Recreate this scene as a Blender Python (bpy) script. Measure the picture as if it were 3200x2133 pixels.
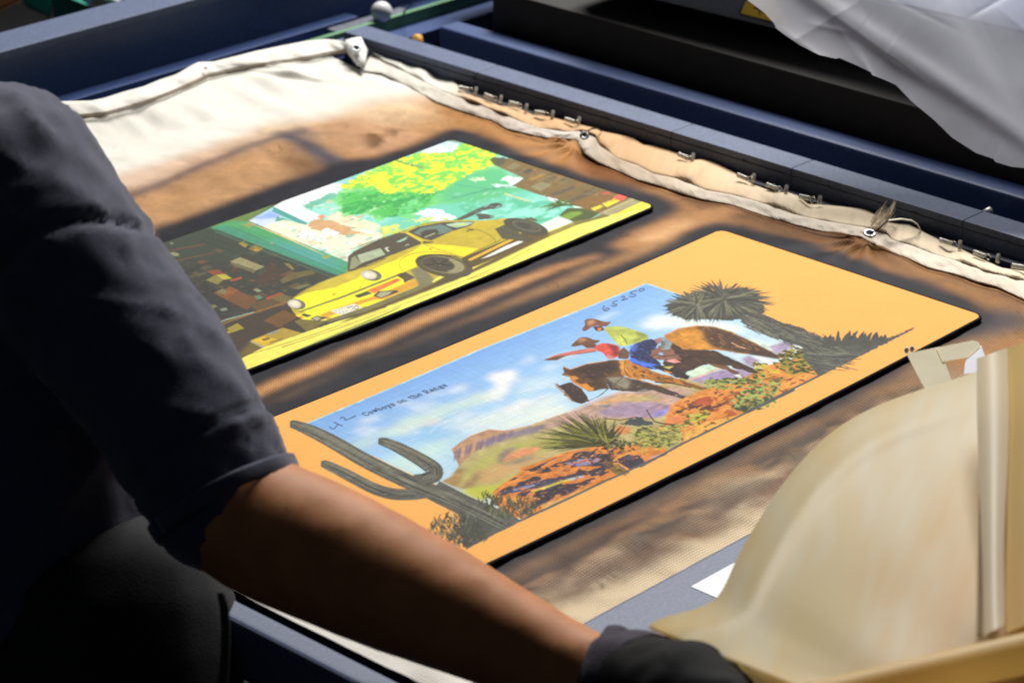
import bpy, bmesh, math, random
import numpy as np
from mathutils import Vector, Matrix, noise as mnoise

for o in list(bpy.data.objects):
    bpy.data.objects.remove(o, do_unlink=True)
SC = bpy.context.scene
COL = SC.collection
# ------------------------------------------------------------------ camera
CAM_F = 8689.25            # focal length in photo pixels (photo 3200 x 2133)
YAW, PITCH, ROLL = math.radians(42.632), math.radians(23.748), math.radians(-0.61)
CAM_H = 1.0                # camera above the mats; z = 0 is the top of the mats
def cam_axes():
    f = np.array([math.cos(YAW)*math.cos(PITCH), math.sin(YAW)*math.cos(PITCH), -math.sin(PITCH)])
    r = np.cross(f, [0, 0, 1.0]); r /= np.linalg.norm(r)
    d = np.cross(f, r)
    r2 = math.cos(ROLL)*r + math.sin(ROLL)*d
    d2 = -math.sin(ROLL)*r + math.cos(ROLL)*d
    return np.array([r2, d2, f])
RC = cam_axes()
cam_d = bpy.data.cameras.new('camera'); cam = bpy.data.objects.new('camera', cam_d); COL.objects.link(cam)
cam_d.sensor_width = 36; cam_d.sensor_fit = 'HORIZONTAL'
cam_d.lens = CAM_F*36/3200
cam_d.clip_start = .05; cam_d.clip_end = 60
cam_d.dof.use_dof = True; cam_d.dof.focus_distance = 2.42; cam_d.dof.aperture_fstop = 8.6
cam_d.dof.aperture_blades = 9
m = Matrix.Identity(4)
for i in range(3):
    m[i][0] = RC[0][i]; m[i][1] = -RC[1][i]; m[i][2] = -RC[2][i]
m[2][3] = CAM_H
cam.matrix_world = m
SC.camera = cam
# ------------------------------------------------------------------ world and lamps
W = bpy.data.worlds.new('World'); SC.world = W; W.use_nodes = True
bg = W.node_tree.nodes['Background']; bg.inputs[0].default_value = (.62, .74, 1, 1); bg.inputs[1].default_value = .035
def area(name, loc, aim, sx, sy, power, col):
    l = bpy.data.lights.new(name, 'AREA'); l.shape = 'RECTANGLE'; l.size = sx; l.size_y = sy; l.energy = power; l.color = col
    o = bpy.data.objects.new(name, l); COL.objects.link(o); o.location = loc
    o.rotation_euler = (Vector(aim)-Vector(loc)).to_track_quat('-Z', 'Y').to_euler()
    return o
area('window_light', (3.62, 2.62, 2.5), (1.75, 1.6, 0), 1.5, 1.1, 222, (1, .975, .94))
SC.view_settings.view_transform = 'Standard'; SC.view_settings.look = 'None'
SC.view_settings.exposure = 0; SC.view_settings.gamma = 1
SC.render.engine = 'CYCLES'; SC.cycles.use_denoising = True
SC.cycles.max_bounces = 8; SC.cycles.transparent_max_bounces = 12
# ------------------------------------------------------------------ photo pixel -> place
def ray(px, py):
    px = np.asarray(px, float); py = np.asarray(py, float)
    v = np.stack([(px-1600)/CAM_F, (py-1066.5)/CAM_F, np.ones_like(px)], -1)
    return v @ RC
def onz(px, py, z):
    d = ray(px, py); t = (np.asarray(z, float)-CAM_H)/d[..., 2]
    return d*t[..., None]+np.array([0, 0, CAM_H])
def atd(px, py, dist):
    return ray(px, py)*np.asarray(dist, float)[..., None]+np.array([0, 0, CAM_H])
def sag(x):                      # the stretched blanket hangs a few millimetres low in the middle
    return .035*np.clip(np.asarray(x)-1.69, -.42, .42)**2-.004
def onmat(px, py, off=0.0):
    p = onz(px, py, np.zeros(np.shape(px))+off)
    for _ in range(3):
        p = onz(px, py, sag(p[..., 0])+off)
    return p
def lin(c):
    c = np.asarray(c, float)/255
    return np.where(c <= .04045, c/12.92, ((c+.055)/1.055)**2.4)
# ------------------------------------------------------------------ a small painter for the flat prints
FR = dict(A=(440, 640), B=(740, 420), C=(1300, 420), D=(880, 640), a=(800, 1200), b=(1300, 1300), c=(1600, 860),
          d=(2040, 820), e=(1000, 860), f=(1700, 1120), h=(150, 80), i=(900, 40), j=(1500, 280), k=(2416, 560))
def F(fr, pts):
    o = FR[fr]
    return [(o[0]+p[0]/3.0, o[1]+p[1]/3.0) for p in pts]
def chaikin(p, n=2, closed=True):
    p = np.array(p, float)
    for _ in range(n):
        if closed:
            q = np.roll(p, -1, 0)
            p = np.stack([p*.75+q*.25, p*.25+q*.75], 1).reshape(-1, 2)
        else:
            a, b = p[:-1], p[1:]
            m_ = np.stack([a*.75+b*.25, a*.25+b*.75], 1).reshape(-1, 2)
            p = np.vstack([p[:1], m_, p[-1:]])
    return p
def boxblur(a, r):
    if r < 1: return a
    k = 2*r+1
    for ax in (0, 1):
        pad = [(0, 0), (0, 0)]; pad[ax] = (r+1, r)
        c = np.cumsum(np.pad(a, pad, mode='edge'), axis=ax)
        a = (c.take(range(k, c.shape[ax]), ax)-c.take(range(0, c.shape[ax]-k), ax))/k
    return a
def gblur(a, s):
    r = max(1, int(round(s*.9)))
    for _ in range(3): a = boxblur(a, r)
    return a
class Canvas:
    def __init__(s, x0, x1, y0, y1, res, base, off=0.0, seed=1):
        s.x0, s.y0, s.res, s.off = x0, y0, res, off
        s.w = int(round((x1-x0)/res))+1; s.h = int(round((y1-y0)/res))+1
        s.im = np.zeros((s.h, s.w, 3), np.float32)+lin(base).astype(np.float32)
        s.rng = np.random.RandomState(seed)
        s.n = {}; s.dvar = 0.0
    def noise(s, scale, k=0, ax=1.0):              # about unit-variance noise, feature size in canvas pixels
        key = (scale, k, ax)
        if key not in s.n:
            r = np.random.RandomState(int(scale*17+k*101+ax*7))
            hh, ww = int(s.h/scale)+4, int(s.w/(scale*ax))+4
            g = r.randn(hh, ww)
            yy = np.arange(s.h)/scale; xx = np.arange(s.w)/(scale*ax)
            y0 = yy.astype(int); x0 = xx.astype(int); fy = (yy-y0)[:, None]; fx = (xx-x0)[None]
            fy = fy*fy*(3-2*fy); fx = fx*fx*(3-2*fx)
            s.n[key] = ((g[y0][:, x0]*(1-fx)+g[y0][:, x0+1]*fx)*(1-fy)+(g[y0+1][:, x0]*(1-fx)+g[y0+1][:, x0+1]*fx)*fy).astype(np.float32)
        return s.n[key]
    def fbm(s, scale, k=0, ax=1.0):
        key = ('f', scale, k, ax)
        if key not in s.n: s.n[key] = s.noise(scale, k, ax)+.5*s.noise(scale/2, k+1, ax)+.25*s.noise(scale/4, k+2, ax)
        return s.n[key]
    def pix(s, pts):
        p = np.array(pts, float); q = onmat(p[:, 0], p[:, 1], s.off)
        return np.stack([(q[:, 0]-s.x0)/s.res, (q[:, 1]-s.y0)/s.res], 1)
    def mask(s, P, soft=0, rag=0, ragscale=14):
        m_ = int(soft*3+rag*2+3)
        j0 = max(0, int(P[:, 0].min())-m_); j1 = min(s.w, int(P[:, 0].max())+m_+2)
        i0 = max(0, int(P[:, 1].min())-m_); i1 = min(s.h, int(P[:, 1].max())+m_+2)
        if j1 <= j0 or i1 <= i0: return None
        X, Y = np.meshgrid(np.arange(j0, j1, dtype=np.float32), np.arange(i0, i1, dtype=np.float32))
        if rag:
            X = X+rag*s.fbm(ragscale, 3)[i0:i1, j0:j1]; Y = Y+rag*s.fbm(ragscale, 7)[i0:i1, j0:j1]
        ins = np.zeros(X.shape, bool)
        for (xa, ya), (xb, yb) in zip(P, np.roll(P, -1, 0)):
            if ya == yb: continue
            ins ^= ((ya > Y) != (yb > Y)) & (X < (xb-xa)*(Y-ya)/(yb-ya)+xa)
        mk = ins.astype(np.float32)
        if soft: mk = gblur(mk, soft)
        return mk, slice(i0, i1), slice(j0, j1)
    def put(s, mk, si, sj, col, al=1.0):
        a = (mk*al)[..., None]
        c = lin(col) if not callable(col) else col(si, sj)
        s.im[si, sj] = s.im[si, sj]*(1-a)+c*a
    def poly(s, pts, col, soft=0, rag=0, ragscale=14, al=1.0, sm=0, thr=None, var=0):
        """thr=(noise array, level, width): the fill only where noise > level"""
        if sm: pts = chaikin(pts, sm)
        r = s.mask(s.pix(pts), soft, rag, ragscale)
        if r is None: return
        mk, si, sj = r
        if thr is not None:
            nz, lv, wd = thr
            mk = mk*np.clip((nz[si, sj]-lv)/wd+.5, 0, 1)
        if not var and soft < 7 and not callable(col): var = s.dvar
        if var:
            v = (s.fbm(18, 31)[si, sj]+.8*s.fbm(7, 37, 2.6)[si, sj])*var
            base = lin(col)
            s.put(mk, si, sj, lambda a, b: base*np.exp(v)[..., None], al)
        else:
            s.put(mk, si, sj, col, al)
    def hatch(s, pts, n, cols, vec, w=2.2, al=.6, jit=.5):
        """short brush strokes inside a shape, all in about one direction (photo pixels)"""
        p = np.array(pts, float); lo, hi = p.min(0), p.max(0); k = 0; q_ = np.roll(p, -1, 0)
        for _ in range(n*6):
            if k >= n: break
            a = lo+(hi-lo)*s.rng.rand(2)
            if not (np.sum(((p[:, 1] > a[1]) != (q_[:, 1] > a[1])) & (a[0] < (q_[:, 0]-p[:, 0])*(a[1]-p[:, 1])/(q_[:, 1]-p[:, 1]+1e-9)+p[:, 0])) % 2): continue
            v = np.array(vec)*s.rng.uniform(.4, 1.2)+np.linalg.norm(vec)*jit*s.rng.uniform(-.5, .5, 2); k += 1
            s.line([a-v/2, a, a+v/2], [.4, w*s.rng.uniform(.6, 1.3), .4], cols[s.rng.randint(len(cols))], al=al*s.rng.uniform(.5, 1))
    def line(s, pts, w, col, al=1.0, sm=0, soft=0, taper=None):
        """stroke: width in photo pixels (number or one per point)"""
        p = np.array(pts, float)
        if sm:
            if np.ndim(w):
                t0 = np.linspace(0, 1, len(p)); p = chaikin(p, sm, False); w = np.interp(np.linspace(0, 1, len(p)), t0, w)
            else: p = chaikin(p, sm, False)
        w = np.zeros(len(p))+w
        if taper: w = w*np.linspace(1, taper, len(p))
        t = np.gradient(p, axis=0); t /= np.linalg.norm(t, axis=1)[:, None]+1e-9
        n_ = np.stack([-t[:, 1], t[:, 0]], 1)*w[:, None]/2
        s.poly(np.vstack([p+n_, (p-n_)[::-1]]), col, soft=soft, al=al)
    def ell(s, c, a, b, ang, col, al=1.0, soft=0, inner=None):
        t = np.linspace(0, 2*math.pi, 40, endpoint=False); ca, sa = math.cos(math.radians(ang)), math.sin(math.radians(ang))
        q = [(c[0]+a*math.cos(u)*ca-b*math.sin(u)*sa, c[1]+a*math.cos(u)*sa+b*math.sin(u)*ca) for u in t]
        s.poly(q, col, al=al, soft=soft)
    def sample(s, x, y):
        fx = np.clip((x-s.x0)/s.res, 0, s.w-1.001); fy = np.clip((y-s.y0)/s.res, 0, s.h-1.001)
        j = fx.astype(int); i = fy.astype(int); a = (fx-j)[..., None]; b = (fy-i)[..., None]
        return (s.im[i, j]*(1-a)+s.im[i, j+1]*a)*(1-b)+(s.im[i+1, j]*(1-a)+s.im[i+1, j+1]*a)*b
    def blur_all(s, r=1):
        for k in range(3): s.im[..., k] = boxblur(s.im[..., k], r)
# ------------------------------------------------------------------ print 1: yellow car in a garage
M1 = dict(x0=1.272, x1=2.0205, y0=1.6675, y1=1.9505)
M2 = dict(x0=1.268, x1=2.0165, y0=1.2705, y1=1.5785)
def paint_car():
    c = Canvas(M1['x0'], M1['x1'], M1['y0'], M1['y1'], .00042, (60, 54, 44), seed=3)
    R = c.rng; c.dvar = .045
    dn = c.fbm(40, 11); fn = c.fbm(12, 21)
    P = lambda fr, pts, col, **k: c.poly(F(fr, pts), col, **k)
    L = lambda fr, pts, w, col, **k: c.line(F(fr, pts), w, col, **k)
    # garage interior clutter
    P('A', [(-300, 300), (700, 100), (1990, 650), (1400, 900), (500, 1300), (-300, 1200)], (50, 54, 44), soft=14)
    P('A', [(150, 300), (700, 180), (1300, 420), (1000, 520), (300, 520)], (52, 62, 48), soft=12)
    quad_cols = [(92, 80, 48), (75, 62, 42), (108, 84, 46), (70, 74, 56), (44, 40, 36), (120, 74, 40), (96, 92, 62), (38, 36, 34), (84, 52, 34), (60, 72, 60)]
    def quads(n, reg, cols, smin, smax, al=.75):
        (ax, ay), (ux, uy), (vx, vy) = reg
        for _ in range(n):
            u, v = R.rand(2); bx, by = ax+ux*u+vx*v, ay+uy*u+vy*v
            w = R.uniform(smin, smax); h = R.uniform(smin, smax)*.6
            q = [(bx, by), (bx+w*.9, by-w*.38), (bx+w*.9+h*.9, by-w*.38+h*.32), (bx+h*.9, by+h*.32)]
            c.poly(q, cols[R.randint(len(cols))], al=al*R.uniform(.5, 1))
    quads(230, ((430, 790), (560, -20), (140, 330)), quad_cols, 8, 40)
    quads(120, ((560, 880), (380, -20), (60, 160)), quad_cols, 6, 22, .9)
    P('A', [(150, 820), (600, 700), (900, 900), (700, 1100), (300, 1200)], (40, 38, 35), soft=10, al=.75)
    P('A', [(840, 530), (930, 490), (1160, 580), (1080, 612)], (150, 142, 98)); P('A', [(840, 530), (1080, 612), (1060, 640), (850, 560)], (104, 98, 62))
    P('A', [(610, 705), (690, 660), (790, 690), (720, 745)], (132, 126, 58)); P('A', [(695, 655), (790, 648), (855, 690), (780, 700)], (184, 174, 52))
    P('A', [(610, 620), (720, 605), (790, 645), (690, 660)], (138, 70, 42)); L('A', [(840, 710), (945, 683)], 6, (170, 76, 44))
    P('A', [(918, 362), (962, 336), (1010, 372), (978, 402)], (158, 128, 42)); P('A', [(1005, 412), (1085, 360), (1170, 400), (1090, 442)], (170, 132, 44))
    P('A', [(1005, 412), (1045, 385), (1075, 405), (1040, 428)], (120, 104, 54))
    P('A', [(680, 825), (830, 770), (1100, 880), (1000, 985), (850, 915)], (112, 72, 36)); P('A', [(700, 815), (770, 785), (850, 815), (790, 840)], (118, 112, 66))
    P('A', [(815, 770), (840, 765), (920, 800), (800, 890), (780, 860)], (140, 82, 36), al=.8)
    P('A', [(1000, 930), (1250, 860), (1420, 850), (1360, 930), (1100, 1000)], (94, 74, 38)); P('A', [(1170, 872), (1310, 820), (1332, 832), (1190, 888)], (176, 62, 38))
    P('A', [(1065, 862), (1110, 845), (1142, 872), (1100, 888)], (86, 134, 104)); P('A', [(1050, 795), (1085, 782), (1140, 806), (1100, 820)], (138, 140, 100))
    P('A', [(1210, 870), (1330, 830), (1420, 870), (1340, 925)], (112, 96, 50)); P('A', [(1430, 780), (1540, 740), (1600, 748), (1480, 792)], (112, 112, 76))
    P('A', [(1300, 700), (1400, 640), (1600, 610), (1640, 640), (1420, 700), (1330, 740)], (104, 92, 46)); P('A', [(1340, 545), (1390, 550), (1440, 600), (1420, 610)], (134, 116, 62))
    P('A', [(1060, 720), (1200, 560), (1300, 600), (1290, 720), (1150, 780)], (70, 52, 36), rag=5, ragscale=8)
    P('A', [(540, 968), (600, 942), (700, 935), (720, 955), (600, 1005)], (112, 112, 70)); P('A', [(740, 975), (800, 960), (815, 985), (760, 998)], (122, 134, 116))
    c.ell(F('A', [(315, 462)])[0], 15, 6, 8, (140, 138, 100)); c.ell(F('A', [(290, 360)])[0], 6, 4, 10, (110, 112, 80))
    for a in ([(200, 440), (600, 370)], [(270, 540), (690, 445)]): L('A', a, 4, (98, 66, 40))
    for a in ([(600, 300), (1900, 690)], [(660, 250), (1920, 660)], [(560, 330), (1300, 600)], [(1000, 330), (1890, 672)]): L('A', a, 2.5, (34, 44, 38), al=.8)
    L('A', [(640, 1155), (1000, 1030), (1390, 905)], 5.5, (134, 96, 38)); L('A', [(640, 1140), (800, 1075), (1060, 1005)], 3.5, (150, 172, 150))
    P('A', [(650, 1170), (1400, 920), (1560, 1000), (1500, 1180), (1000, 1360), (900, 1450)], (62, 50, 38))
    P('A', [(762, 1182), (905, 1108), (970, 1156), (820, 1207)], (160, 146, 46)); P('A', [(762, 1182), (800, 1160), (830, 1172), (800, 1190)], (84, 66, 40))
    P('A', [(1150, 1085), (1340, 985), (1480, 1045), (1300, 1150)], (108, 74, 28)); P('A', [(1440, 1090), (1640, 1010), (1760, 1080), (1560, 1190)], (116, 104, 46))
    P('A', [(880, 1440), (1040, 1270), (1180, 1330), (1100, 1390)], (110, 92, 36), soft=4)
    P('A', [(1030, 1268), (1330, 1150), (1510, 1200), (1165, 1335)], (176, 148, 48)); P('A', [(1040, 1272), (1150, 1232), (1300, 1262), (1165, 1322)], (222, 182, 44))
    P('A', [(1040, 1272), (1170, 1330), (1140, 1338), (1020, 1280)], (176, 168, 130)); P('A', [(1180, 1205), (1310, 1165), (1300, 1185), (1210, 1215)], (150, 150, 140))
    P('A', [(1130, 1258), (1200, 1238), (1215, 1255), (1150, 1275)], (120, 92, 30)); L('A', [(1210, 1290), (1330, 1250)], 3, (120, 92, 30))
    # the street outside
    P('B', [(105, 808), (345, 676), (440, 622), (1960, 30), (2330, 100), (4000, 650), (3900, 1000), (3000, 1250), (1040, 1200)], (150, 222, 204))
    P('B', [(105, 808), (345, 690), (435, 790), (370, 835), (250, 862)], (206, 220, 246)); P('B', [(150, 790), (340, 700), (420, 770), (300, 790)], (150, 182, 236), soft=5)
    P('B', [(345, 676), (440, 622), (900, 455), (1010, 500), (930, 580), (620, 680), (830, 780), (640, 830)], (236, 241, 242))
    P('B', [(330, 720), (345, 676), (660, 826), (645, 862)], (78, 158, 150)); P('B', [(345, 790), (400, 770), (520, 830), (560, 880), (380, 840)], (84, 164, 148), rag=4, ragscale=8)
    L('B', [(440, 625), (700, 720)], 2, (196, 206, 200)); L('B', [(770, 510), (930, 575)], 2, (196, 206, 200))
    P('B', [(600, 672), (860, 560), (940, 545), (940, 590), (700, 690), (760, 730)], (112, 188, 162), rag=3, ragscale=8)
    P('B', [(240, 862), (440, 800), (660, 850), (760, 790), (1350, 860), (1350, 970), (1180, 1030), (1040, 1110), (1040, 1195)], (236, 236, 206))
    P('B', [(640, 850), (740, 795), (900, 800), (1180, 925), (1020, 945), (760, 900)], (208, 164, 116), rag=4, ragscale=10)
    P('B', [(750, 770), (800, 750), (840, 770), (790, 795)], (244, 150, 110)); P('B', [(830, 780), (950, 720), (1350, 850), (1240, 900), (1000, 850)], (236, 226, 192))
    P('B', [(790, 900), (850, 875), (972, 922), (900, 957)], (232, 238, 250)); P('B', [(560, 930), (620, 900), (800, 950), (700, 990), (640, 990)], (250, 250, 248))
    cols = [(240, 240, 222), (206, 226, 200), (120, 196, 166), (228, 196, 150), (96, 178, 152), (250, 248, 240), (236, 226, 150), (200, 224, 236), (216, 170, 120)]
    quads(150, ((860, 700), (300, 10), (220, 150)), cols, 6, 26, .8)
    quads(70, ((960, 640), (150, -30), (120, 60)), cols, 6, 22, .7)
    quads(50, ((960, 770), (60, 20), (140, 30)), [(250, 250, 244), (236, 236, 206), (200, 226, 200)], 10, 34, .8)
    P('B', [(920, 560), (960, 455), (1060, 405), (1140, 395), (1280, 330), (1240, 430), (1000, 520)], (150, 200, 242), soft=2)
    P('B', [(880, 470), (960, 450), (980, 520), (930, 560)], (226, 236, 246), soft=3)
    # teal depth on the right, light patches
    P('B', [(1300, 900), (1700, 600), (2400, 400), (3400, 700), (3200, 1000), (2200, 1000)], (112, 206, 178), soft=10)
    P('C', [(300, 560), (1500, 560), (1500, 900), (700, 850)], (150, 228, 208), thr=(c.fbm(26, 51, 2.0), .25, .5)); P('C', [(200, 300), (1300, 480), (1400, 860), (300, 800)], (86, 184, 140), thr=(c.fbm(34, 57, 1.6), .5, .6), al=.8)
    P('C', [(380, 760), (820, 840), (1180, 850), (1480, 820), (1240, 912), (1000, 880)], (222, 244, 232), soft=6)
    P('C', [(1160, 850), (1330, 770), (1475, 812), (1240, 905)], (232, 240, 226), soft=2)
    # tree
    tree = [(890, 620), (950, 540), (1000, 470), (1130, 400), (1270, 330), (1500, 235), (1750, 165), (2000, 160), (2200, 60), (2420, 200), (2500, 380), (2420, 470), (2280, 600), (2050, 640), (1900, 650), (1730, 700), (1640, 790), (1440, 760), (1320, 820), (1240, 740), (1090, 760), (1000, 780), (960, 680)]
    P('B', tree, (122, 212, 122), rag=5, ragscale=9)
    P('B', [(980, 560), (1500, 480), (2000, 480), (1850, 620), (1640, 760), (1330, 780), (1250, 720), (1000, 740)], (78, 190, 84), rag=6, ragscale=9, soft=2)
    P('B', tree, (150, 226, 150), thr=(c.fbm(16, 67, 1.6), .9, .3))
    P('B', [(980, 560), (2000, 480), (1640, 760), (1330, 780), (1000, 740)], (52, 164, 80), thr=(c.fbm(18, 69, 1.8), .3, .5))
    P('B', [(1900, 420), (2500, 300), (2700, 520), (2300, 640), (1900, 640)], (92, 190, 130), soft=12)
    P('B', [(1560, 640), (1700, 600), (1760, 660), (1620, 780), (1500, 760)], (104, 206, 128), thr=(fn, .2, .5))
    P('B', [(1690, 745), (1790, 685), (1860, 700), (2060, 770), (1930, 830), (1800, 800)], (248, 248, 252), rag=5, ragscale=12)
    P('B', [(1320, 880), (1480, 830), (1690, 800), (1900, 750), (1950, 800), (1700, 870), (1350, 970)], (196, 214, 96), rag=6, thr=(c.fbm(20, 61), -.5, .6))
    P('B', [(1360, 870), (1500, 840), (1530, 870), (1400, 930)], (236, 228, 110), rag=5, ragscale=8, thr=(fn, -.2, .4)); P('B', [(1640, 800), (1850, 760), (1880, 780), (1700, 830)], (228, 236, 150), rag=5, ragscale=8, thr=(fn, -.1, .4))
    for q in ((1200, 600), (1290, 690), (1380, 630), (1560, 660), (1250, 720)): c.ell(F('B', [q])[0], 6, 3, -20, (150, 224, 150))
    yel = [(950, 500), (1130, 398), (1290, 328), (1500, 233), (1750, 160), (2060, 100), (2200, 60), (2440, 160), (2400, 300), (2240, 330), (2120, 400), (1980, 490), (1800, 560), (1650, 540), (1420, 560), (1250, 500), (1090, 510)]
    P('B', yel, (128, 212, 78), rag=6, ragscale=8)
    P('B', yel, (250, 246, 44), rag=7, ragscale=7, thr=(c.fbm(11, 71, 1.5), -.05, .35))
    P('B', [(1290, 400), (1800, 300), (2200, 250), (2200, 340), (1900, 480), (1500, 500)], (84, 196, 84), thr=(c.fbm(22, 71, 1.5), -5, 1), al=0)
    P('B', [(1350, 330), (2300, 150), (2350, 330), (1850, 520), (1350, 480)], (110, 208, 84), thr=(c.fbm(15, 83, 1.7), .85, .3))
    P('C', [(560, 420), (640, 390), (640, 430), (540, 440), (500, 400)], (214, 238, 196), rag=5, ragscale=8); P('C', [(720, 460), (960, 480), (900, 500), (740, 490)], (206, 240, 224), rag=4, ragscale=8)
    P('C', [(800, 420), (870, 390), (1010, 412), (950, 470), (880, 460)], (238, 244, 250), rag=3, ragscale=8)
    L('C', [(340, 600), (700, 510), (980, 480)], 2.5, (60, 140, 120)); L('C', [(830, 555), (1060, 625)], 4, (220, 206, 130)); L('C', [(360, 470), (760, 520)], 3, (84, 170, 130))
    P('C', [(50, 160), (170, 105), (265, 55), (405, 75), (380, 130), (330, 165), (200, 168), (90, 178)], (222, 234, 252), rag=3, ragscale=8)
    P('C', [(200, 90), (265, 55), (405, 75), (370, 130), (250, 130)], (196, 228, 252), soft=4)
    P('C', [(275, 60), (330, 50), (400, 62), (430, 85), (360, 80)], (140, 168, 150))
    L('B', [(1490, 240), (1600, 282), (1660, 300)], 3.5, (96, 110, 56)); c.ell(F('B', [(1705, 302)])[0], 15, 5, 8, (132, 164, 96)); c.ell(F('B', [(1630, 280)])[0], 8, 4, 10, (110, 120, 60))
    # shelves on the right
    P('C', [(690, 240), (720, 215), (870, 225), (2250, 620), (2120, 640), (1800, 770), (1700, 740), (1560, 690), (1230, 590), (960, 500), (905, 480), (1010, 410), (930, 375), (740, 290)], (122, 100, 54))
    P('C', [(690, 240), (720, 215), (790, 212), (860, 235), (800, 300), (740, 285)], (84, 86, 56), rag=3, ragscale=8)
    sh = [(88, 80, 62), (150, 116, 58), (108, 106, 78), (168, 128, 50), (96, 78, 44), (132, 110, 70), (74, 74, 66), (140, 96, 44)]
    for k in range(70):
        u = R.rand(); v = R.rand()
        bx = 760+u*1150+v*180; by = 255+u*345+v*(150-40*u)-10
        w = R.uniform(40, 150); h = R.uniform(14, 40)
        q = [(bx, by), (bx+w*.9, by-w*.40), (bx+w*.9+h, by-w*.40+h*.32), (bx+h, by+h*.32)]
        if by-w*.4 > 240+.30*(bx+w*.9-870)-10 and by+h*.32 < 500+.30*(bx+h-960)+5: P('C', q, sh[R.randint(len(sh))], al=.85)
    P('C', [(840, 310), (920, 265), (985, 290), (900, 335)], (132, 124, 84)); P('C', [(1000, 350), (1060, 320), (1110, 340), (1040, 375)], (84, 78, 66))
    P('C', [(1070, 495), (1180, 445), (1270, 470), (1170, 535)], (142, 136, 98)); P('C', [(1260, 560), (1480, 480), (1500, 500), (1290, 580)], (92, 84, 66))
    P('C', [(1390, 630), (1560, 560), (1640, 570), (1440, 650)], (100, 86, 60)); P('C', [(1430, 650), (1640, 580), (1900, 570), (1700, 720), (1560, 690)], (134, 96, 42), soft=3)
    P('C', [(1840, 600), (1880, 570), (1905, 558), (1985, 580), (1950, 615), (1880, 640)], (238, 98, 78)); P('C', [(1710, 545), (1790, 535), (1850, 560), (1770, 565)], (196, 92, 50), soft=2)
    P('C', [(1745, 648), (1860, 604), (1912, 622), (1790, 682)], (242, 230, 48)); P('C', [(1640, 692), (1730, 660), (1762, 678), (1670, 716)], (232, 216, 48)); L('C', [(1760, 650), (1880, 615)], 2, (176, 150, 36))
    P('C', [(1700, 745), (2010, 595), (2130, 630), (1820, 768)], (164, 154, 112)); L('C', [(1760, 730), (2060, 600)], 4, (190, 180, 130)); L('C', [(1820, 764), (2120, 632)], 4, (150, 128, 44))
    P('C', [(1230, 585), (1330, 610), (1340, 640), (1250, 620)], (244, 250, 244)); P('C', [(1370, 630), (1420, 640), (1570, 690), (1500, 690)], (236, 240, 226))
    for k in range(26):
        a = R.uniform(math.pi*.75, math.pi*2.05); l = R.uniform(90, 190)
        b0 = np.array([1330+R.uniform(-20, 60), 665.]); t1 = b0+np.array([math.cos(a)*l, math.sin(a)*l*.42+R.uniform(0, 30)])
        L('C', [b0, (b0+t1)/2+np.array([0, -14]), t1], [5, 4.5, .8], [(70, 96, 40), (54, 80, 36), (92, 116, 44)][k % 3], sm=2)
    P('C', [(1340, 760), (1420, 690), (1550, 690), (1720, 740), (1640, 790), (1500, 830)], (78, 88, 36)); P('C', [(1350, 770), (1440, 730), (1540, 720), (1560, 740), (1430, 800)], (124, 158, 52), soft=2)
    # header beam of the garage door
    P('A', [(640, 215), (860, 110), (1260, -10), (1005, 155), (900, 190)], (104, 130, 62), soft=3); P('A', [(700, 170), (900, 150), (860, 200)], (72, 138, 76), soft=5)
    P('A', [(660, 215), (860, 150), (1005, 158), (1940, 535), (1940, 640), (1880, 668)], (74, 158, 96)); P('A', [(1150, 300), (1700, 440), (1900, 560), (1850, 640), (1300, 420)], (80, 162, 156), soft=14)
    P('A', [(660, 215), (800, 190), (1880, 640), (1880, 668)], (64, 140, 112), soft=6)
    for a, cc in (([(860, 210), (1900, 640)], (48, 116, 96)), ([(900, 200), (1920, 600)], (60, 146, 110)), ([(700, 225), (1870, 690)], (40, 70, 56)), ([(690, 250), (1850, 700)], (84, 112, 84))): L('A', a, 2, cc)
    P('A', [(940, 185), (1010, 170), (1060, 190), (1010, 215)], (150, 150, 84)); P('A', [(1690, 490), (1740, 470), (1790, 480), (1730, 508)], (150, 164, 84)); c.ell(F('A', [(1230, 360)])[0], 7, 3, 10, (130, 160, 104))
    L('A', [(1000, 160), (1400, 322), (1720, 470)], [1, 6, 1], (222, 196, 130))
    # floor
    P('A', [(200, 1760), (860, 1480), (1150, 1335), (1490, 1210), (1860, 1085), (2300, 960), (3900, 250), (4840, -40), (4900, 100), (2352, 1150), (900, 1700), (200, 2050)], (246, 236, 100))
    P('C', [(-200, 1300), (600, 1200), (1240, 905), (1500, 815), (1830, 762), (2120, 630), (2300, 600), (2280, 720), (300, 1600), (-300, 1700)], (255, 252, 108))
    P('C', [(1000, 1000), (1240, 915), (1480, 820), (1560, 830), (1250, 960), (1020, 1050)], (150, 132, 54), soft=2)
    P('C', [(1470, 815), (1640, 790), (1740, 745), (1830, 765), (1500, 850)], (120, 108, 50), soft=2)
    P('C', [(1830, 770), (2130, 632), (2190, 650), (2160, 690)], (255, 238, 70)); L('C', [(1840, 765), (2150, 640)], 2, (196, 170, 50))
    c.poly([(740, 1172), (900, 1103), (1250, 958), (1250, 962), (900, 1122), (740, 1190)], (158, 164, 72))
    for a in ([(0, 1335), (700, 1100), (1700, 715), (1960, 610), (2352, 405)], [(-300, 1400), (300, 1215), (560, 1120)], [(1740, 700), (2300, 540), (2900, 250)]): L('D', a, 2.2, (176, 146, 44), sm=1)
    for k in range(40):
        u = R.rand(); x_ = 300+u*2100; y_ = 1280-u*880+R.uniform(-60, 20); l = R.uniform(80, 260)
        L('D', [(x_, y_), (x_+l, y_-l*.42)], [.4, 1.4, .4] if False else 1.1, (214, 196, 66), al=.5)
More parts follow.
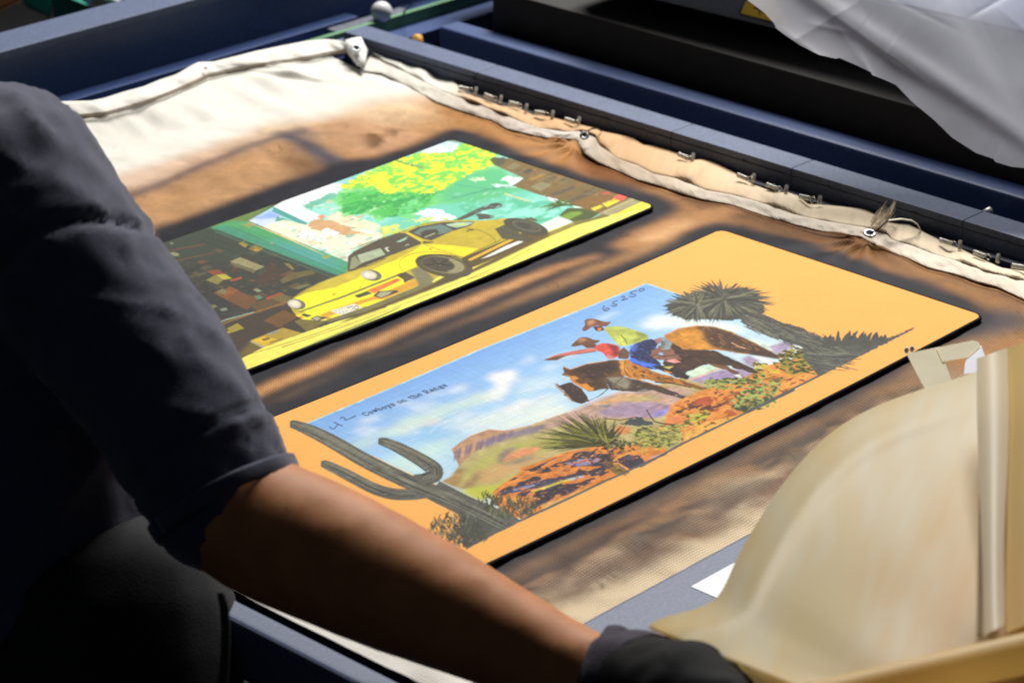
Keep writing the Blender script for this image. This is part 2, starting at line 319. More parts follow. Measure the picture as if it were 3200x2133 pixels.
    # car: shadow, body, glass
    P('D', [(530, 1115), (760, 1000), (1430, 725), (1790, 600), (2300, 330), (2520, 250), (2500, 300), (1960, 560), (1650, 700), (1150, 890), (700, 1060)], (104, 82, 34), soft=2)
    P('D', [(65, 930), (95, 880), (200, 803), (350, 733), (560, 655), (620, 630), (625, 480), (690, 425), (900, 325), (1130, 255), (1300, 190), (1480, 152), (1700, 140), (1840, 150), (2000, 138), (2100, 124), (2310, 130), (2430, 190), (2300, 270), (2250, 300), (2080, 400), (1760, 520), (1500, 660), (1300, 770), (430, 1088), (200, 1072), (132, 1036)], (196, 174, 46), sm=1)
    P('D', [(1690, 500), (2270, 255), (2480, 240), (2400, 310), (1900, 540), (1760, 600), (1700, 560)], (92, 74, 34))
    P('D', [(88, 893), (230, 825), (330, 803), (500, 770), (700, 690), (760, 640), (950, 560), (1180, 480), (1320, 372), (1440, 370), (1840, 410), (1690, 498), (1450, 470), (1290, 520), (1250, 580), (1090, 655), (600, 855), (240, 1003), (170, 990), (100, 960)], (250, 246, 34))
    P('D', [(1100, 500), (1320, 390), (1440, 390), (1690, 495), (1350, 470), (1260, 570), (1120, 620)], (255, 236, 30), soft=4); P('D', [(1340, 368), (1600, 380), (1850, 410), (1690, 498), (1500, 450)], (255, 224, 32))
    P('D', [(350, 735), (560, 655), (640, 640), (800, 590), (1000, 500), (980, 540), (700, 690), (490, 775), (360, 800)], (206, 186, 54), soft=3)
    P('D', [(132, 1036), (240, 1003), (1090, 668), (1150, 690), (1285, 740), (900, 900), (430, 1086), (200, 1072)], (250, 240, 40))
    P('D', [(360, 1030), (640, 925), (900, 845), (1240, 697), (1288, 742), (1000, 872), (760, 930), (690, 940), (440, 1076)], (226, 166, 44)); P('D', [(440, 1045), (520, 1015), (560, 1035), (460, 1060)], (250, 232, 44)); P('D', [(740, 925), (860, 890), (1000, 880), (800, 955)], (250, 232, 44))
    L('D', [(165, 1003), (600, 850), (1130, 640)], 5, (122, 122, 70))
    P('D', [(375, 1092), (760, 968), (1400, 715), (1432, 735), (1290, 800), (800, 995), (460, 1098)], (122, 116, 76)); P('D', [(1205, 612), (1290, 580), (1380, 640), (1435, 705), (1300, 780), (1280, 740), (1255, 690)], (128, 122, 88), soft=2)
    P('D', [(1440, 720), (1560, 650), (1780, 600), (1650, 690), (1440, 760)], (90, 74, 38), soft=2)
    P('D', [(618, 628), (622, 485), (640, 465), (700, 425), (900, 328), (1100, 263), (1160, 265), (1312, 352), (1300, 368), (1000, 482), (700, 610)], (82, 74, 56))
    P('D', [(636, 605), (655, 495), (690, 480), (748, 552), (670, 600)], (146, 146, 110)); P('D', [(708, 472), (925, 405), (972, 465), (745, 548)], (172, 184, 150))
    L('D', [(972, 405), (1005, 438)], 4.5, (206, 210, 186)); L('D', [(972, 408), (1002, 398)], 4, (206, 210, 186)); P('D', [(1072, 348), (1185, 295), (1160, 330), (1105, 350)], (152, 196, 170)); L('D', [(1160, 380), (1195, 368)], 3, (180, 190, 160))
    L('D', [(640, 620), (800, 545), (960, 495)], 3.5, (60, 54, 40)); L('D', [(690, 600), (820, 570), (980, 500)], 3, (120, 108, 44))
    P('D', [(1180, 252), (1280, 205), (1500, 165), (1760, 152), (1812, 160), (1765, 198), (1600, 245), (1400, 335), (1325, 318)], (78, 72, 56)); P('D', [(1235, 262), (1300, 220), (1500, 178), (1610, 235), (1530, 268), (1400, 280), (1340, 300)], (104, 128, 118)); P('D', [(1300, 260), (1350, 235), (1450, 225), (1480, 260), (1380, 310), (1320, 312)], (70, 64, 50))
    P('D', [(1525, 188), (1640, 165), (1760, 160), (1800, 166), (1735, 196), (1640, 214)], (170, 206, 176)); P('D', [(1590, 200), (1740, 165), (1700, 195)], (206, 216, 110), soft=2); L('D', [(1490, 175), (1640, 232)], 4, (62, 58, 46)); L('D', [(1340, 305), (1440, 265)], 3, (180, 176, 150))
    L('D', [(1175, 262), (1330, 345)], 4, (224, 204, 50)); P('D', [(1320, 340), (1400, 345), (1440, 345), (1410, 355), (1330, 365)], (88, 78, 34))
    P('D', [(1745, 512), (2240, 270), (2256, 290), (1772, 524)], (226, 178, 44)); L('D', [(1690, 498), (2060, 325)], 2.5, (120, 108, 40)); P('D', [(1865, 508), (2100, 385), (2220, 338), (2268, 345), (1960, 480)], (244, 244, 234))
    P('D', [(2000, 225), (2120, 170), (2260, 290), (2380, 340), (2230, 330), (2070, 320)], (82, 80, 54))
    for cc, a, b, an, col in (((2290, 205), 215, 66, 14, (72, 70, 52)), ((2300, 200), 140, 44, 14, (112, 110, 84)), ((2300, 200), 128, 38, 14, (80, 78, 62)), ((2270, 195), 70, 24, 14, (66, 64, 52))): c.ell(F('D', [cc])[0], a/3, b/3, an, col)
    P('D', [(2270, 125), (2340, 115), (2400, 140), (2390, 155), (2300, 140)], (90, 86, 56))
    for cc, a, b, an, col in (((1520, 572), 272, 100, 11, (84, 76, 50)), ((1520, 562), 215, 80, 9, (100, 92, 60)), ((1512, 560), 200, 74, 9, (168, 158, 112)), ((1500, 558), 188, 70, 9, (84, 76, 54)), ((1600, 572), 100, 60, 9, (150, 142, 104)), ((1475, 556), 150, 60, 9, (76, 68, 50)), ((1472, 552), 30, 20, 9, (120, 110, 76))): c.ell(F('D', [cc])[0], a/3, b/3, an, col)
    for k in range(5):
        a = k*1.257+.4; L('D', [(1472, 552), (1472+140*math.cos(a), 553+54*math.sin(a))], 5, (54, 48, 38))
    L('D', [(1270, 520), (1350, 475), (1500, 462), (1690, 498), (1790, 600)], 4, (66, 58, 34), sm=2)
    P('D', [(1620, 142), (1740, 82), (1900, 8), (2000, -22), (2062, -12), (2072, 14), (2000, 42), (1925, 38), (1700, 142)], (76, 72, 64), sm=1); P('D', [(1808, 84), (1870, 76), (1992, 100), (1992, 126), (1830, 142), (1850, 118)], (84, 80, 70), sm=1); L('D', [(1650, 138), (1930, 10)], 2, (100, 96, 84))
    for cc, a, b, an, col in (((842, 660), 99, 51, 8, (110, 104, 80)), ((818, 656), 76, 42, 8, (206, 198, 176)), ((825, 655), 50, 30, 8, (232, 222, 196)), ((800, 650), 18, 12, 0, (255, 250, 236)), ((140, 930), 87, 48, 12, (112, 106, 80)), ((122, 928), 64, 40, 12, (206, 198, 176)), ((125, 925), 40, 26, 12, (234, 226, 204))): c.ell(F('D', [cc])[0], a/3, b/3, an, col)
    P('D', [(800, 800), (1080, 690), (1122, 702), (868, 828)], (246, 124, 52)); P('D', [(1020, 712), (1080, 690), (1122, 702), (1050, 732)], (226, 96, 52)); P('D', [(678, 852), (802, 806), (852, 828), (722, 872)], (72, 74, 54))
    P('D', [(1068, 655), (1160, 628), (1252, 680), (1150, 732), (1140, 700)], (86, 76, 50)); P('D', [(858, 852), (908, 808), (1082, 800), (1098, 815), (932, 878)], (78, 72, 46)); P('D', [(888, 850), (928, 816), (1042, 810), (1000, 842), (932, 868)], (176, 172, 140))
    P('D', [(268, 1064), (330, 1038), (435, 1056), (330, 1092)], (82, 74, 44)); P('D', [(288, 1062), (328, 1046), (372, 1060), (330, 1086)], (180, 174, 150)); P('D', [(150, 1048), (180, 1042), (212, 1056), (180, 1062)], (244, 130, 50)); P('D', [(178, 1032), (208, 1016), (286, 1036), (240, 1052)], (74, 76, 54))
    P('D', [(453, 995), (680, 924), (757, 962), (560, 1033)], (236, 232, 210))
    for dg in ([(620, 963), (668, 950), (668, 985)], ): L('D', [(618, 967), (672, 948), (660, 986)], 2.6, (110, 106, 96))
    for t in range(10):
        a0, a1 = t*.628, (t+1)*.628; L('D', [(702+22*math.cos(a0), 962+16*math.sin(a0)-3*math.cos(a0)), (702+22*math.cos(a1), 962+16*math.sin(a1)-3*math.cos(a1))], 2.6, (110, 106, 96))
    for q in ((500, 992), (530, 984), (556, 975), (582, 967), (606, 958), (540, 1010), (570, 1002), (600, 992), (622, 946)): L('D', [q, (q[0]+14, q[1]+2), (q[0]+10, q[1]+9)], 2, (160, 156, 140))
    L('D', [(475, 848), (488, 832), (508, 828), (496, 846)], 3, (176, 110, 40)); P('D', [(1376, 416), (1396, 407), (1412, 415), (1392, 423)], (206, 84, 36))
    for a in ([(1140, 622), (1095, 565), (1110, 515), (1190, 465), (1330, 438), (1480, 440), (1690, 492)], [(730, 790), (750, 740), (785, 700)], [(1330, 372), (1700, 492)], [(1730, 218), (1880, 240), (2015, 330), (1990, 350)], [(640, 420), (900, 320), (1130, 252), (1300, 186), (1480, 150), (1700, 140)]): L('D', a, 1.6, (104, 92, 34), sm=2)
    L('D', [(1735, 252), (1760, 235), (1800, 236)], 4, (86, 78, 46))
    for a in ([(100, 872), (350, 730), (620, 628)], ): L('D', a, 1.6, (110, 98, 40))
    H = lambda fr, pts, n, cols, vec, **k: c.hatch(F(fr, pts), n, cols, vec, **k)
    H('B', [(980, 560), (1500, 480), (2000, 480), (1850, 620), (1640, 760), (1330, 780), (1000, 740)], 150, [(110, 214, 110), (60, 168, 84), (150, 228, 130), (88, 196, 90)], (10, -3), w=4, al=.7, jit=1.2)
    H('B', [(950, 500), (1290, 328), (1750, 160), (2200, 60), (2440, 160), (2240, 330), (1800, 560), (1250, 500)], 240, [(250, 248, 64), (226, 234, 44), (150, 218, 70), (104, 204, 80), (255, 255, 110)], (9, -3), w=3.6, al=.8, jit=1.3)
    H('C', [(300, 520), (1200, 560), (1400, 760), (800, 820), (350, 700)], 90, [(170, 236, 216), (90, 190, 160), (206, 246, 232), (120, 214, 190)], (20, -5), w=3.5, al=.55)
    H('A', [(150, 420), (900, 420), (1700, 700), (1300, 900), (600, 1250), (250, 900)], 260, [(84, 74, 48), (38, 36, 34), (110, 92, 54), (66, 60, 44), (120, 84, 44)], (12, -4), w=2.6, al=.6, jit=.8)
    H('C', [(800, 300), (2000, 610), (1700, 730), (1000, 490)], 110, [(90, 76, 46), (150, 122, 70), (70, 66, 54), (164, 126, 54)], (16, -7), w=2.6, al=.6, jit=.3)
    c.im = c.im*.95+.018
    c.blur_all(1)
    return c
# ------------------------------------------------------------------ print 2: vintage cowboy postcard on orange
GLYPH = {  # strokes in a box: x-height 1, capital 1.45, stroke paths
 'C': (1.25, [[(1.1, 1.1), (.95, 1.4), (.55, 1.45), (.15, 1.1), (.12, .5), (.4, .05), (.85, 0), (1.12, .3)], [(1.1, 1.45), (1.1, 1.05)]]),
 'o': (1.0, [[(.5, 1), (.12, .75), (.12, .25), (.5, 0), (.88, .25), (.88, .75), (.5, 1)]]),
 'w': (1.3, [[(.15, 1), (.4, 0), (.65, .9), (.9, 0), (1.15, 1)], [(0, 1), (.32, 1)], [(.98, 1), (1.3, 1)], [(.5, 1), (.8, 1)]]),
 'b': (1.05, [[(.2, 1.45), (.2, 0)], [(.02, 1.45), (.2, 1.45)], [(.2, .7), (.5, 1), (.92, .75), (.92, .25), (.5, 0), (.2, .25)]]),
 'y': (1.1, [[(.15, 1), (.55, .05)], [(.95, 1), (.4, -.4), (.1, -.42)], [(0, 1), (.34, 1)], [(.76, 1), (1.1, 1)]]),
 's': (.9, [[(.78, .78), (.7, 1), (.25, 1), (.12, .75), (.3, .55), (.65, .45), (.8, .22), (.6, 0), (.2, 0), (.1, .25)], [(.8, 1), (.8, .7)], [(.1, .3), (.1, 0)]]),
 'n': (1.15, [[(.2, 1), (.2, 0)], [(.2, .7), (.5, 1), (.85, .9), (.9, .6), (.9, 0)], [(.02, 1), (.2, 1)], [(0, 0), (.42, 0)], [(.7, 0), (1.12, 0)]]),
 't': (.8, [[(.3, 1.35), (.3, .2), (.45, 0), (.72, .1)], [(0, 1), (.7, 1)]]),
 'h': (1.15, [[(.2, 1.45), (.2, 0)], [(.02, 1.45), (.2, 1.45)], [(.2, .7), (.5, 1), (.85, .9), (.9, .6), (.9, 0)], [(0, 0), (.42, 0)], [(.7, 0), (1.12, 0)]]),
 'e': (.98, [[(.12, .52), (.88, .52), (.82, .85), (.5, 1), (.15, .8), (.12, .25), (.5, 0), (.88, .2)]]),
 'R': (1.35, [[(.25, 1.45), (.25, 0)], [(.02, 1.45), (.8, 1.45), (1.05, 1.2), (1.0, .85), (.7, .7), (.25, .7)], [(.65, .7), (1.0, .05), (1.32, 0)], [(0, 0), (.5, 0)]]),
 'a': (1.05, [[(.15, .85), (.45, 1), (.78, .85), (.8, .1), (1.0, 0)], [(.8, .6), (.3, .55), (.12, .25), (.35, 0), (.8, .25)]]),
 'g': (1.05, [[(.8, .9), (.4, 1), (.12, .7), (.2, .4), (.55, .35), (.8, .6), (.75, .9), (1.0, 1)], [(.3, .35), (.2, .15), (.8, .1), (.92, -.2), (.5, -.45), (.12, -.3), (.3, .02)]]),
 ' ': (.75, [])}
def paint_cowboys():
    c = Canvas(M2['x0'], M2['x1'], M2['y0'], M2['y1'], .00042, (252, 183, 94), seed=5)
    R = c.rng; c.dvar = .09
    n1 = c.fbm(16, 41); n2 = c.fbm(9, 43); n3 = c.fbm(30, 47)
    c.im *= (1+.010*c.fbm(60, 5)+.016*c.noise(3, 9))[..., None]
    P = lambda fr, pts, col, **k: c.poly(F(fr, pts), col, **k)
    L = lambda fr, pts, w, col, **k: c.line(F(fr, pts), w, col, **k)
    # the card itself: plane rectangle, sky gradient
    px0, px1, py0, py1 = 1.4235, 1.8575, 1.2955, 1.5485
    j0, j1 = int((px0-c.x0)/c.res), int((px1-c.x0)/c.res); i0, i1 = int((py0-c.y0)/c.res), int((py1-c.y0)/c.res)
    t = np.linspace(0, 1, i1-i0)[:, None, None]
    a, b, d = lin((236, 243, 224)), lin((172, 214, 244)), lin((128, 174, 232))
    sky = np.where(t < .55, a+(b-a)*t/.55, b+(d-b)*(t-.55)/.45)
    skyf = np.zeros((c.h, 1, 3)); skyf[i0:i1] = sky; skyf[:i0] = sky[0]; skyf[i1:] = sky[-1]
    card = [(950, 1327), (1500, 1092), (2020, 886), (2685, 1110), (2580, 1163), (2484, 1217), (2327, 1291), (2133, 1385), (2000, 1458), (1867, 1513), (1733, 1577), (1620, 1628)]
    mk, si, sj = c.mask(c.pix(card)); c.put(mk, si, sj, lambda p, q: np.broadcast_to(skyf[p], mk.shape+(3,)))
    cardm = np.zeros((c.h, c.w), np.float32); cardm[si, sj] = mk
    def cloud(fr, pts, col=(240, 244, 238), soft=14, al=.8): P(fr, pts, col, soft=soft, al=al, sm=2, rag=6, ragscale=30)
    cloud('e', [(1560, 960), (1680, 900), (1850, 880), (1800, 960), (1720, 1080), (1640, 1180), (1500, 1130), (1620, 1060)], (246, 244, 240), 9, .95)
    cloud('e', [(500, 1500), (800, 1380), (1100, 1250), (1400, 1120), (1640, 1080), (1600, 1170), (1300, 1260), (1000, 1390), (700, 1530)], (214, 232, 214), 14, .9)
    cloud('e', [(900, 1400), (1050, 1330), (1150, 1360), (1000, 1430)], (238, 222, 214), 9, .6)
    cloud('e', [(1000, 1470), (1400, 1330), (1800, 1200), (2300, 1080), (2300, 1180), (1900, 1330), (1500, 1450)], (232, 238, 226), 18, .85)
    cloud('e', [(1700, 1250), (1850, 1200), (1900, 1230), (1760, 1290)], (250, 246, 240), 8, .8)
    cloud('c', [(0, 1080), (300, 950), (430, 900), (400, 1000), (100, 1150)], (220, 238, 236), 16, .8)
    cloud('c', [(1150, 450), (1330, 380), (1420, 350), (1560, 420), (1400, 500), (1250, 520)], (240, 246, 240), 12, .9); cloud('c', [(820, 390), (1000, 330), (1060, 350), (900, 420)], (206, 230, 236), 8, .7)
    cloud('d', [(0, 560), (150, 480), (700, 560), (900, 640), (700, 680), (200, 600)], (238, 246, 230), 14, .9)
    cloud('a', [(800, 560), (1300, 400), (1700, 200), (1800, 230), (1300, 480), (900, 640)], (206, 228, 216), 14, .8); cloud('a', [(1150, 700), (1500, 600), (1900, 420), (1850, 560), (1500, 900), (1300, 800)], (206, 234, 224), 18, .9)
    cloud('a', [(1500, 470), (1750, 360), (1900, 350), (1600, 520)], (150, 200, 238), 14, .8)
    cloud('b', [(0, 220), (300, 120), (420, 150), (120, 260)], (140, 190, 236), 12, .7); cloud('c', [(0, 1190), (150, 1140), (200, 1180), (60, 1240)], (246, 244, 240), 8, .8)
    cloud('e', [(1300, 1530), (1700, 1390), (2300, 1180), (2352, 1290), (1800, 1440)], (240, 244, 226), 12, .8)
    for k in range(16):
        u_, v_ = R.rand(2); x_ = 300+u_*1900; y_ = 1330-u_*640+v_*330; cloud('e', [(x_, y_), (x_+90, y_-60), (x_+210, y_-90), (x_+250, y_-70), (x_+120, y_+5)], (244, 246, 240), 9, R.uniform(.25, .6))
    # mountains
    P('b', [(245, 612), (330, 565), (402, 470), (380, 415), (332, 310), (420, 240), (520, 180), (680, 125), (830, 135), (1050, 92), (1120, 60), (1250, 28), (1700, -110), (2000, -200), (2600, -400), (3000, -400), (2600, 200), (1400, 800), (700, 760)], (186, 172, 116))
    P('b', [(245, 612), (330, 565), (402, 470), (460, 520), (430, 620), (380, 680)], (170, 136, 84), soft=4)
    P('b', [(332, 310), (420, 240), (520, 180), (680, 125), (830, 135), (935, 128), (900, 180), (700, 240), (560, 320), (430, 440), (402, 470), (380, 415)], (186, 146, 112))
    for k in range(16):
        u = k/15; x_ = 380+u*520; y_ = 330-u*190
        L('b', [(x_, y_-20), (x_-12, y_+40), (x_-26+R.uniform(-6, 6), y_+95-u*40)], [3, 7, 2], [(126, 106, 142), (104, 88, 130), (212, 170, 120)][k % 3], sm=1, soft=1.2)
    P('b', [(580, 240), (900, 140), (1120, 92), (1300, 40), (1420, 40), (1100, 160), (900, 200), (640, 290)], (132, 116, 140), soft=5, al=.85)
    L('b', [(332, 310), (420, 240), (520, 180), (680, 125), (830, 135), (1050, 92), (1250, 28), (1600, -80)], 2.5, (226, 160, 130), al=.8)
    P('b', [(400, 690), (440, 560), (560, 420), (760, 300), (1000, 230), (1300, 200), (1500, 240), (1200, 330), (900, 430), (640, 640)], (182, 178, 96), soft=8)
    P('b', [(540, 640), (600, 520), (760, 440), (1000, 400), (1300, 330), (1000, 480), (700, 640)], (206, 166, 110), soft=8); P('b', [(380, 680), (450, 640), (560, 520), (640, 500), (520, 680)], (160, 124, 90), soft=6)
    P('b', [(770, 440), (770, 370), (830, 310), (950, 280), (900, 330), (800, 440)], (146, 122, 122), soft=5); P('b', [(810, 430), (860, 360), (980, 305), (1180, 275), (1110, 350), (900, 410)], (228, 152, 104), soft=3); P('b', [(790, 455), (950, 400), (1120, 350), (1080, 410), (880, 460)], (156, 140, 112), soft=4)
    P('b', [(400, 700), (560, 660), (760, 640), (1000, 520), (900, 640), (760, 740), (600, 800), (500, 760)], (192, 196, 70), soft=7)
    L('f', [(0, 580), (240, 500), (450, 400), (700, 312), (900, 290), (1000, 280)], 3, (232, 170, 130), al=.9)
    P('f', [(0, 590), (240, 508), (450, 412), (700, 322), (1000, 295), (1200, 250), (1400, 300), (1250, 500), (1030, 560), (500, 560), (0, 660)], (190, 158, 140), soft=3)
    P('f', [(500, 490), (800, 400), (1180, 430), (1200, 490), (1030, 550), (560, 545)], (164, 140, 164), soft=6); P('f', [(420, 440), (700, 340), (860, 320), (800, 370), (560, 430)], (218, 176, 126), soft=4); P('f', [(760, 360), (1000, 330), (1100, 380), (800, 410)], (186, 170, 116), soft=5)
    for q in ([(700, 400), (900, 370)], [(560, 420), (760, 360)], [(1060, 390), (1180, 390)], [(1060, 470), (1160, 410)], [(800, 350), (1010, 345)]): L('f', q, [1, 7, 1] if False else 4, (228, 166, 104), al=.6, soft=1.5)
    P('f', [(500, 440), (640, 430), (620, 455), (520, 455)], (120, 124, 128), soft=2); P('f', [(1020, 540), (1060, 490), (1200, 440), (1180, 500), (1080, 545)], (150, 140, 206), soft=3)
    P('f', [(1330, 160), (1480, 150), (1660, 100), (1880, 100), (2000, 130), (1900, 200), (1500, 230), (1380, 210)], (170, 150, 186), soft=4); P('f', [(1340, 130), (1400, 80), (1620, 60), (1700, 90), (1480, 150), (1340, 195)], (206, 232, 200), soft=3); L('f', [(1340, 205), (1500, 150), (1660, 85)], 5, (222, 180, 160), soft=1)
    P('d', [(780, 880), (880, 850), (1180, 900), (1240, 760), (1100, 770), (900, 700)], (224, 240, 222), soft=4); P('d', [(1080, 790), (1210, 745), (1330, 760), (1240, 850), (1160, 860)], (176, 158, 190), soft=3); P('d', [(830, 900), (900, 870), (1000, 920), (960, 990), (880, 960)], (170, 150, 180), soft=3)
    P('d', [(930, 870), (1000, 880), (1150, 930), (1170, 1000), (1120, 980), (1010, 910)], (246, 246, 246), soft=2)
    # orange ground and rocks
    P('f', [(1120, 620), (1180, 440), (1300, 375), (1500, 285), (1760, 235), (2100, 60), (2352, 0), (2700, -150), (2700, 60), (1880, 520), (1300, 790), (1300, 700)], (226, 146, 66), var=.10)
    P('f', [(1180, 440), (2352, 100), (2352, 300), (1300, 780)], (184, 96, 46), thr=(n1, .75, .4)); P('f', [(1200, 430), (1800, 250), (1900, 420), (1400, 560)], (110, 62, 44), thr=(c.fbm(12, 77, 2.), .95, .3))
    P('f', [(1380, 420), (1450, 370), (1560, 360), (1590, 420), (1480, 440)], (170, 80, 48), rag=3, ragscale=8); P('f', [(1380, 425), (1480, 440), (1420, 470), (1330, 480)], (96, 58, 46), rag=3, ragscale=8); c.ell(F('f', [(1265, 498)])[0], 12, 5, -5, (92, 58, 40))
    P('f', [(1120, 620), (1180, 540), (1360, 520), (1330, 590), (1270, 620)], (232, 138, 82), soft=3)
    P('f', [(1300, 790), (1330, 690), (1500, 600), (1880, 515), (1500, 690)], (242, 182, 84)); P('f', [(1300, 790), (1330, 690), (1500, 600), (1880, 515), (1500, 690)], (140, 88, 44), thr=(n2, 1.0, .3))
    # left foreground rocks
    P('b', [(720, 705), (800, 640), (970, 530), (985, 480), (1140, 430), (1420, 330), (1700, 280), (1900, 290), (2300, 220), (2352, 340), (1700, 640), (1000, 960), (900, 940), (780, 880)], (224, 136, 56), var=.12)
    P('b', [(720, 705), (970, 540), (1400, 340), (1900, 300), (1980, 420), (1500, 700), (1000, 900)], (66, 54, 66), thr=(c.fbm(16, 91, 2.2), .28, .35)); P('b', [(1000, 500), (1250, 470), (1500, 350), (1850, 350), (1900, 450), (1500, 470), (1150, 540)], (62, 50, 58), thr=(c.fbm(12, 95, 1.8), -.1, .4))
    P('b', [(740, 720), (860, 690), (1240, 580), (1560, 560), (1200, 660), (900, 720)], (76, 70, 96), thr=(n1, -.5, .4)); P('b', [(1060, 760), (1160, 680), (1500, 620), (1620, 620), (1440, 700), (1180, 800)], (58, 48, 58), rag=4)
    P('b', [(1380, 440), (1540, 400), (1720, 390), (1700, 440), (1520, 470)], (150, 140, 178), thr=(n2, -.2, .5)); P('b', [(900, 690), (1100, 630), (1120, 650), (960, 700)], (150, 158, 196), thr=(n2, -.1, .4)); L('b', [(1080, 710), (1300, 630), (1480, 580)], 5, (196, 180, 70), soft=.8); L('b', [(1180, 680), (1300, 640), (1440, 590)], 3, (226, 214, 90), soft=.6)
    P('b', [(1420, 590), (1560, 545), (1580, 570), (1440, 605)], (190, 200, 206), thr=(n2, 0, .4)); P('b', [(1880, 400), (1960, 350), (2100, 370), (2160, 430), (2000, 500), (1900, 440)], (62, 54, 70), rag=3); L('b', [(1850, 420), (1900, 380), (2060, 320)], 6, (244, 170, 70), sm=1); P('b', [(1840, 440), (1890, 430), (2000, 495), (1960, 520), (1880, 470)], (246, 162, 72))
    P('b', [(2150, 400), (2352, 330), (2352, 350), (2180, 440)], (196, 176, 176), thr=(n2, -.2, .4)); P('b', [(2050, 310), (2352, 230), (2352, 320), (2150, 360)], (206, 166, 70), thr=(n1, -.3, .5))
    P('b', [(830, 790), (960, 740), (1060, 780), (900, 840)], (232, 160, 62), rag=3); P('b', [(1180, 830), (1400, 760), (1640, 650), (1600, 700), (1250, 860), (1200, 900)], (222, 176, 104), soft=3)
    # scrub
    def bush(fr, pts, dark, light, k):
        P(fr, pts, light, rag=7, ragscale=10, thr=(c.fbm(12, k), -.7, .5)); P(fr, pts, dark, rag=7, ragscale=10, thr=(c.fbm(8, k+3), .15, .5))
    bush('f', [(1480, 250), (1560, 190), (1760, 170), (1880, 190), (1960, 150), (2100, 130), (2050, 240), (1800, 250), (1720, 290), (1500, 290)], (66, 70, 36), (150, 160, 80), 111)
    bush('f', [(1760, 470), (1820, 330), (1920, 270), (2060, 250), (2200, 160), (2230, 200), (2160, 400), (2060, 470), (1880, 500)], (70, 84, 52), (168, 184, 98), 121); P('f', [(1760, 470), (1860, 440), (2100, 400), (1920, 500)], (52, 62, 50), soft=4, al=.8)
    bush('f', [(1290, 600), (1340, 520), (1480, 480), (1560, 520), (1440, 600), (1340, 640)], (84, 86, 38), (190, 186, 76), 131); P('f', [(720, 620), (760, 580), (880, 545), (1000, 580), (1050, 620), (900, 640)], (70, 78, 78), rag=4); L('f', [(960, 475), (1010, 560), (1050, 600), (1300, 630)], 4, (66, 52, 36), sm=1); L('f', [(560, 560), (720, 575), (880, 545)], 3, (90, 66, 46))
    bush('f', [(800, 800), (830, 660), (1060, 630), (1320, 620), (1310, 760), (1100, 830), (900, 830)], (82, 84, 42), (180, 180, 88), 141); P('f', [(640, 680), (700, 620), (820, 650), (800, 700), (700, 710)], (214, 140, 84), soft=2); P('f', [(1050, 650), (1120, 630), (1100, 680)], (232, 180, 100), soft=3)
    bush('d', [(1160, 1000), (1180, 880), (1230, 800), (1340, 770), (1440, 810), (1560, 900), (1650, 1000), (1560, 1060), (1400, 1080), (1280, 1040)], (72, 70, 32), (150, 140, 62), 151)
    bush('d', [(930, 960), (1000, 930), (1090, 960), (1160, 1030), (1020, 1080), (940, 1020)], (88, 82, 36), (190, 176, 72), 161); P('d', [(1100, 1000), (1180, 995), (1170, 1040), (1090, 1050)], (222, 190, 60), rag=4); P('d', [(1160, 1240), (1250, 1060), (1420, 1030), (1560, 1060), (1300, 1200)], (236, 162, 76), soft=2); P('d', [(1160, 1240), (1250, 1060), (1560, 1060), (1300, 1200)], (160, 90, 44), thr=(n2, .9, .4))
    for k in range(160):        # dry grass strokes
        u = R.rand(); x_, y_ = 880+u*420, 820-u*60+R.uniform(-120, 10); l = R.uniform(30, 110); an = R.uniform(-.4, .3)
        L('f', [(x_, y_), (x_-l*math.cos(an), y_-l*(.25+math.sin(an)*.6))], 1.6, [(66, 66, 30), (196, 190, 92), (110, 108, 50)][k % 3], al=.8)
    for k in range(70):
        x_, y_ = 700+R.uniform(0, 110), 1060+R.uniform(-30, 40); l = R.uniform(60, 190); an = R.uniform(-.5, .6)
        L('f', [(x_, y_), (x_-l*math.cos(an), y_-l*.45-l*math.sin(an)*.3)], 1.6, [(70, 56, 30), (150, 120, 50), (96, 92, 40)][k % 3], al=.7)
    # yucca
    ctr = np.array([1790., 255.])
    for k in range(230):
        a_ = R.uniform(math.radians(168), math.radians(262)) if k % 5 else R.uniform(math.radians(262), math.radians(300)); l = R.uniform(240, 720)*(1-.45*max(0, (math.degrees(a_)-205)/90))
        s0 = ctr+R.uniform(-50, 40, 2)*np.array([1, .6]); e_ = s0+np.array([math.cos(a_)*l, math.sin(a_)*l*.62+R.uniform(0, 20)])
        cc = [(58, 56, 26), (74, 72, 32), (46, 44, 26), (132, 130, 52), (96, 94, 42)][k % 5]
        L('b', [s0, s0*.5+e_*.5+np.array([0, R.uniform(-14, 6)]), e_], [5, 3.4, .5], cc, sm=1, al=.95)
    for k in range(70):
        a_ = R.uniform(0, 6.28); r_ = R.uniform(20, 210); q = ctr+np.array([60+math.cos(a_)*r_, 10+math.sin(a_)*r_*.42])
        L('b', [q, q+R.uniform(-50, 50, 2)*np.array([1, .7])], 5, [(52, 50, 28), (70, 66, 34), (120, 118, 48), (40, 38, 26)][k % 4])
    for q in ([(1800, 250), (1770, 180), (1750, 90)], [(1810, 240), (1860, 200), (1950, 200)], [(1800, 250), (1740, 210), (1700, 100)]): L('b', q, [4, 3, 1], (156, 152, 62), sm=2)
    # horses
    dk, md, og = (74, 56, 46), (104, 72, 46), (206, 134, 50)
    P('c', [(395, 1003), (445, 1030), (560, 1000), (650, 1065), (690, 1120), (722, 1180), (655, 1207), (590, 1192), (520, 1130), (450, 1060)], (66, 52, 50), rag=2); P('c', [(395, 1003), (430, 1030), (500, 1100), (560, 1165), (600, 1195), (560, 1180), (480, 1100), (410, 1040)], (176, 130, 76), soft=1)
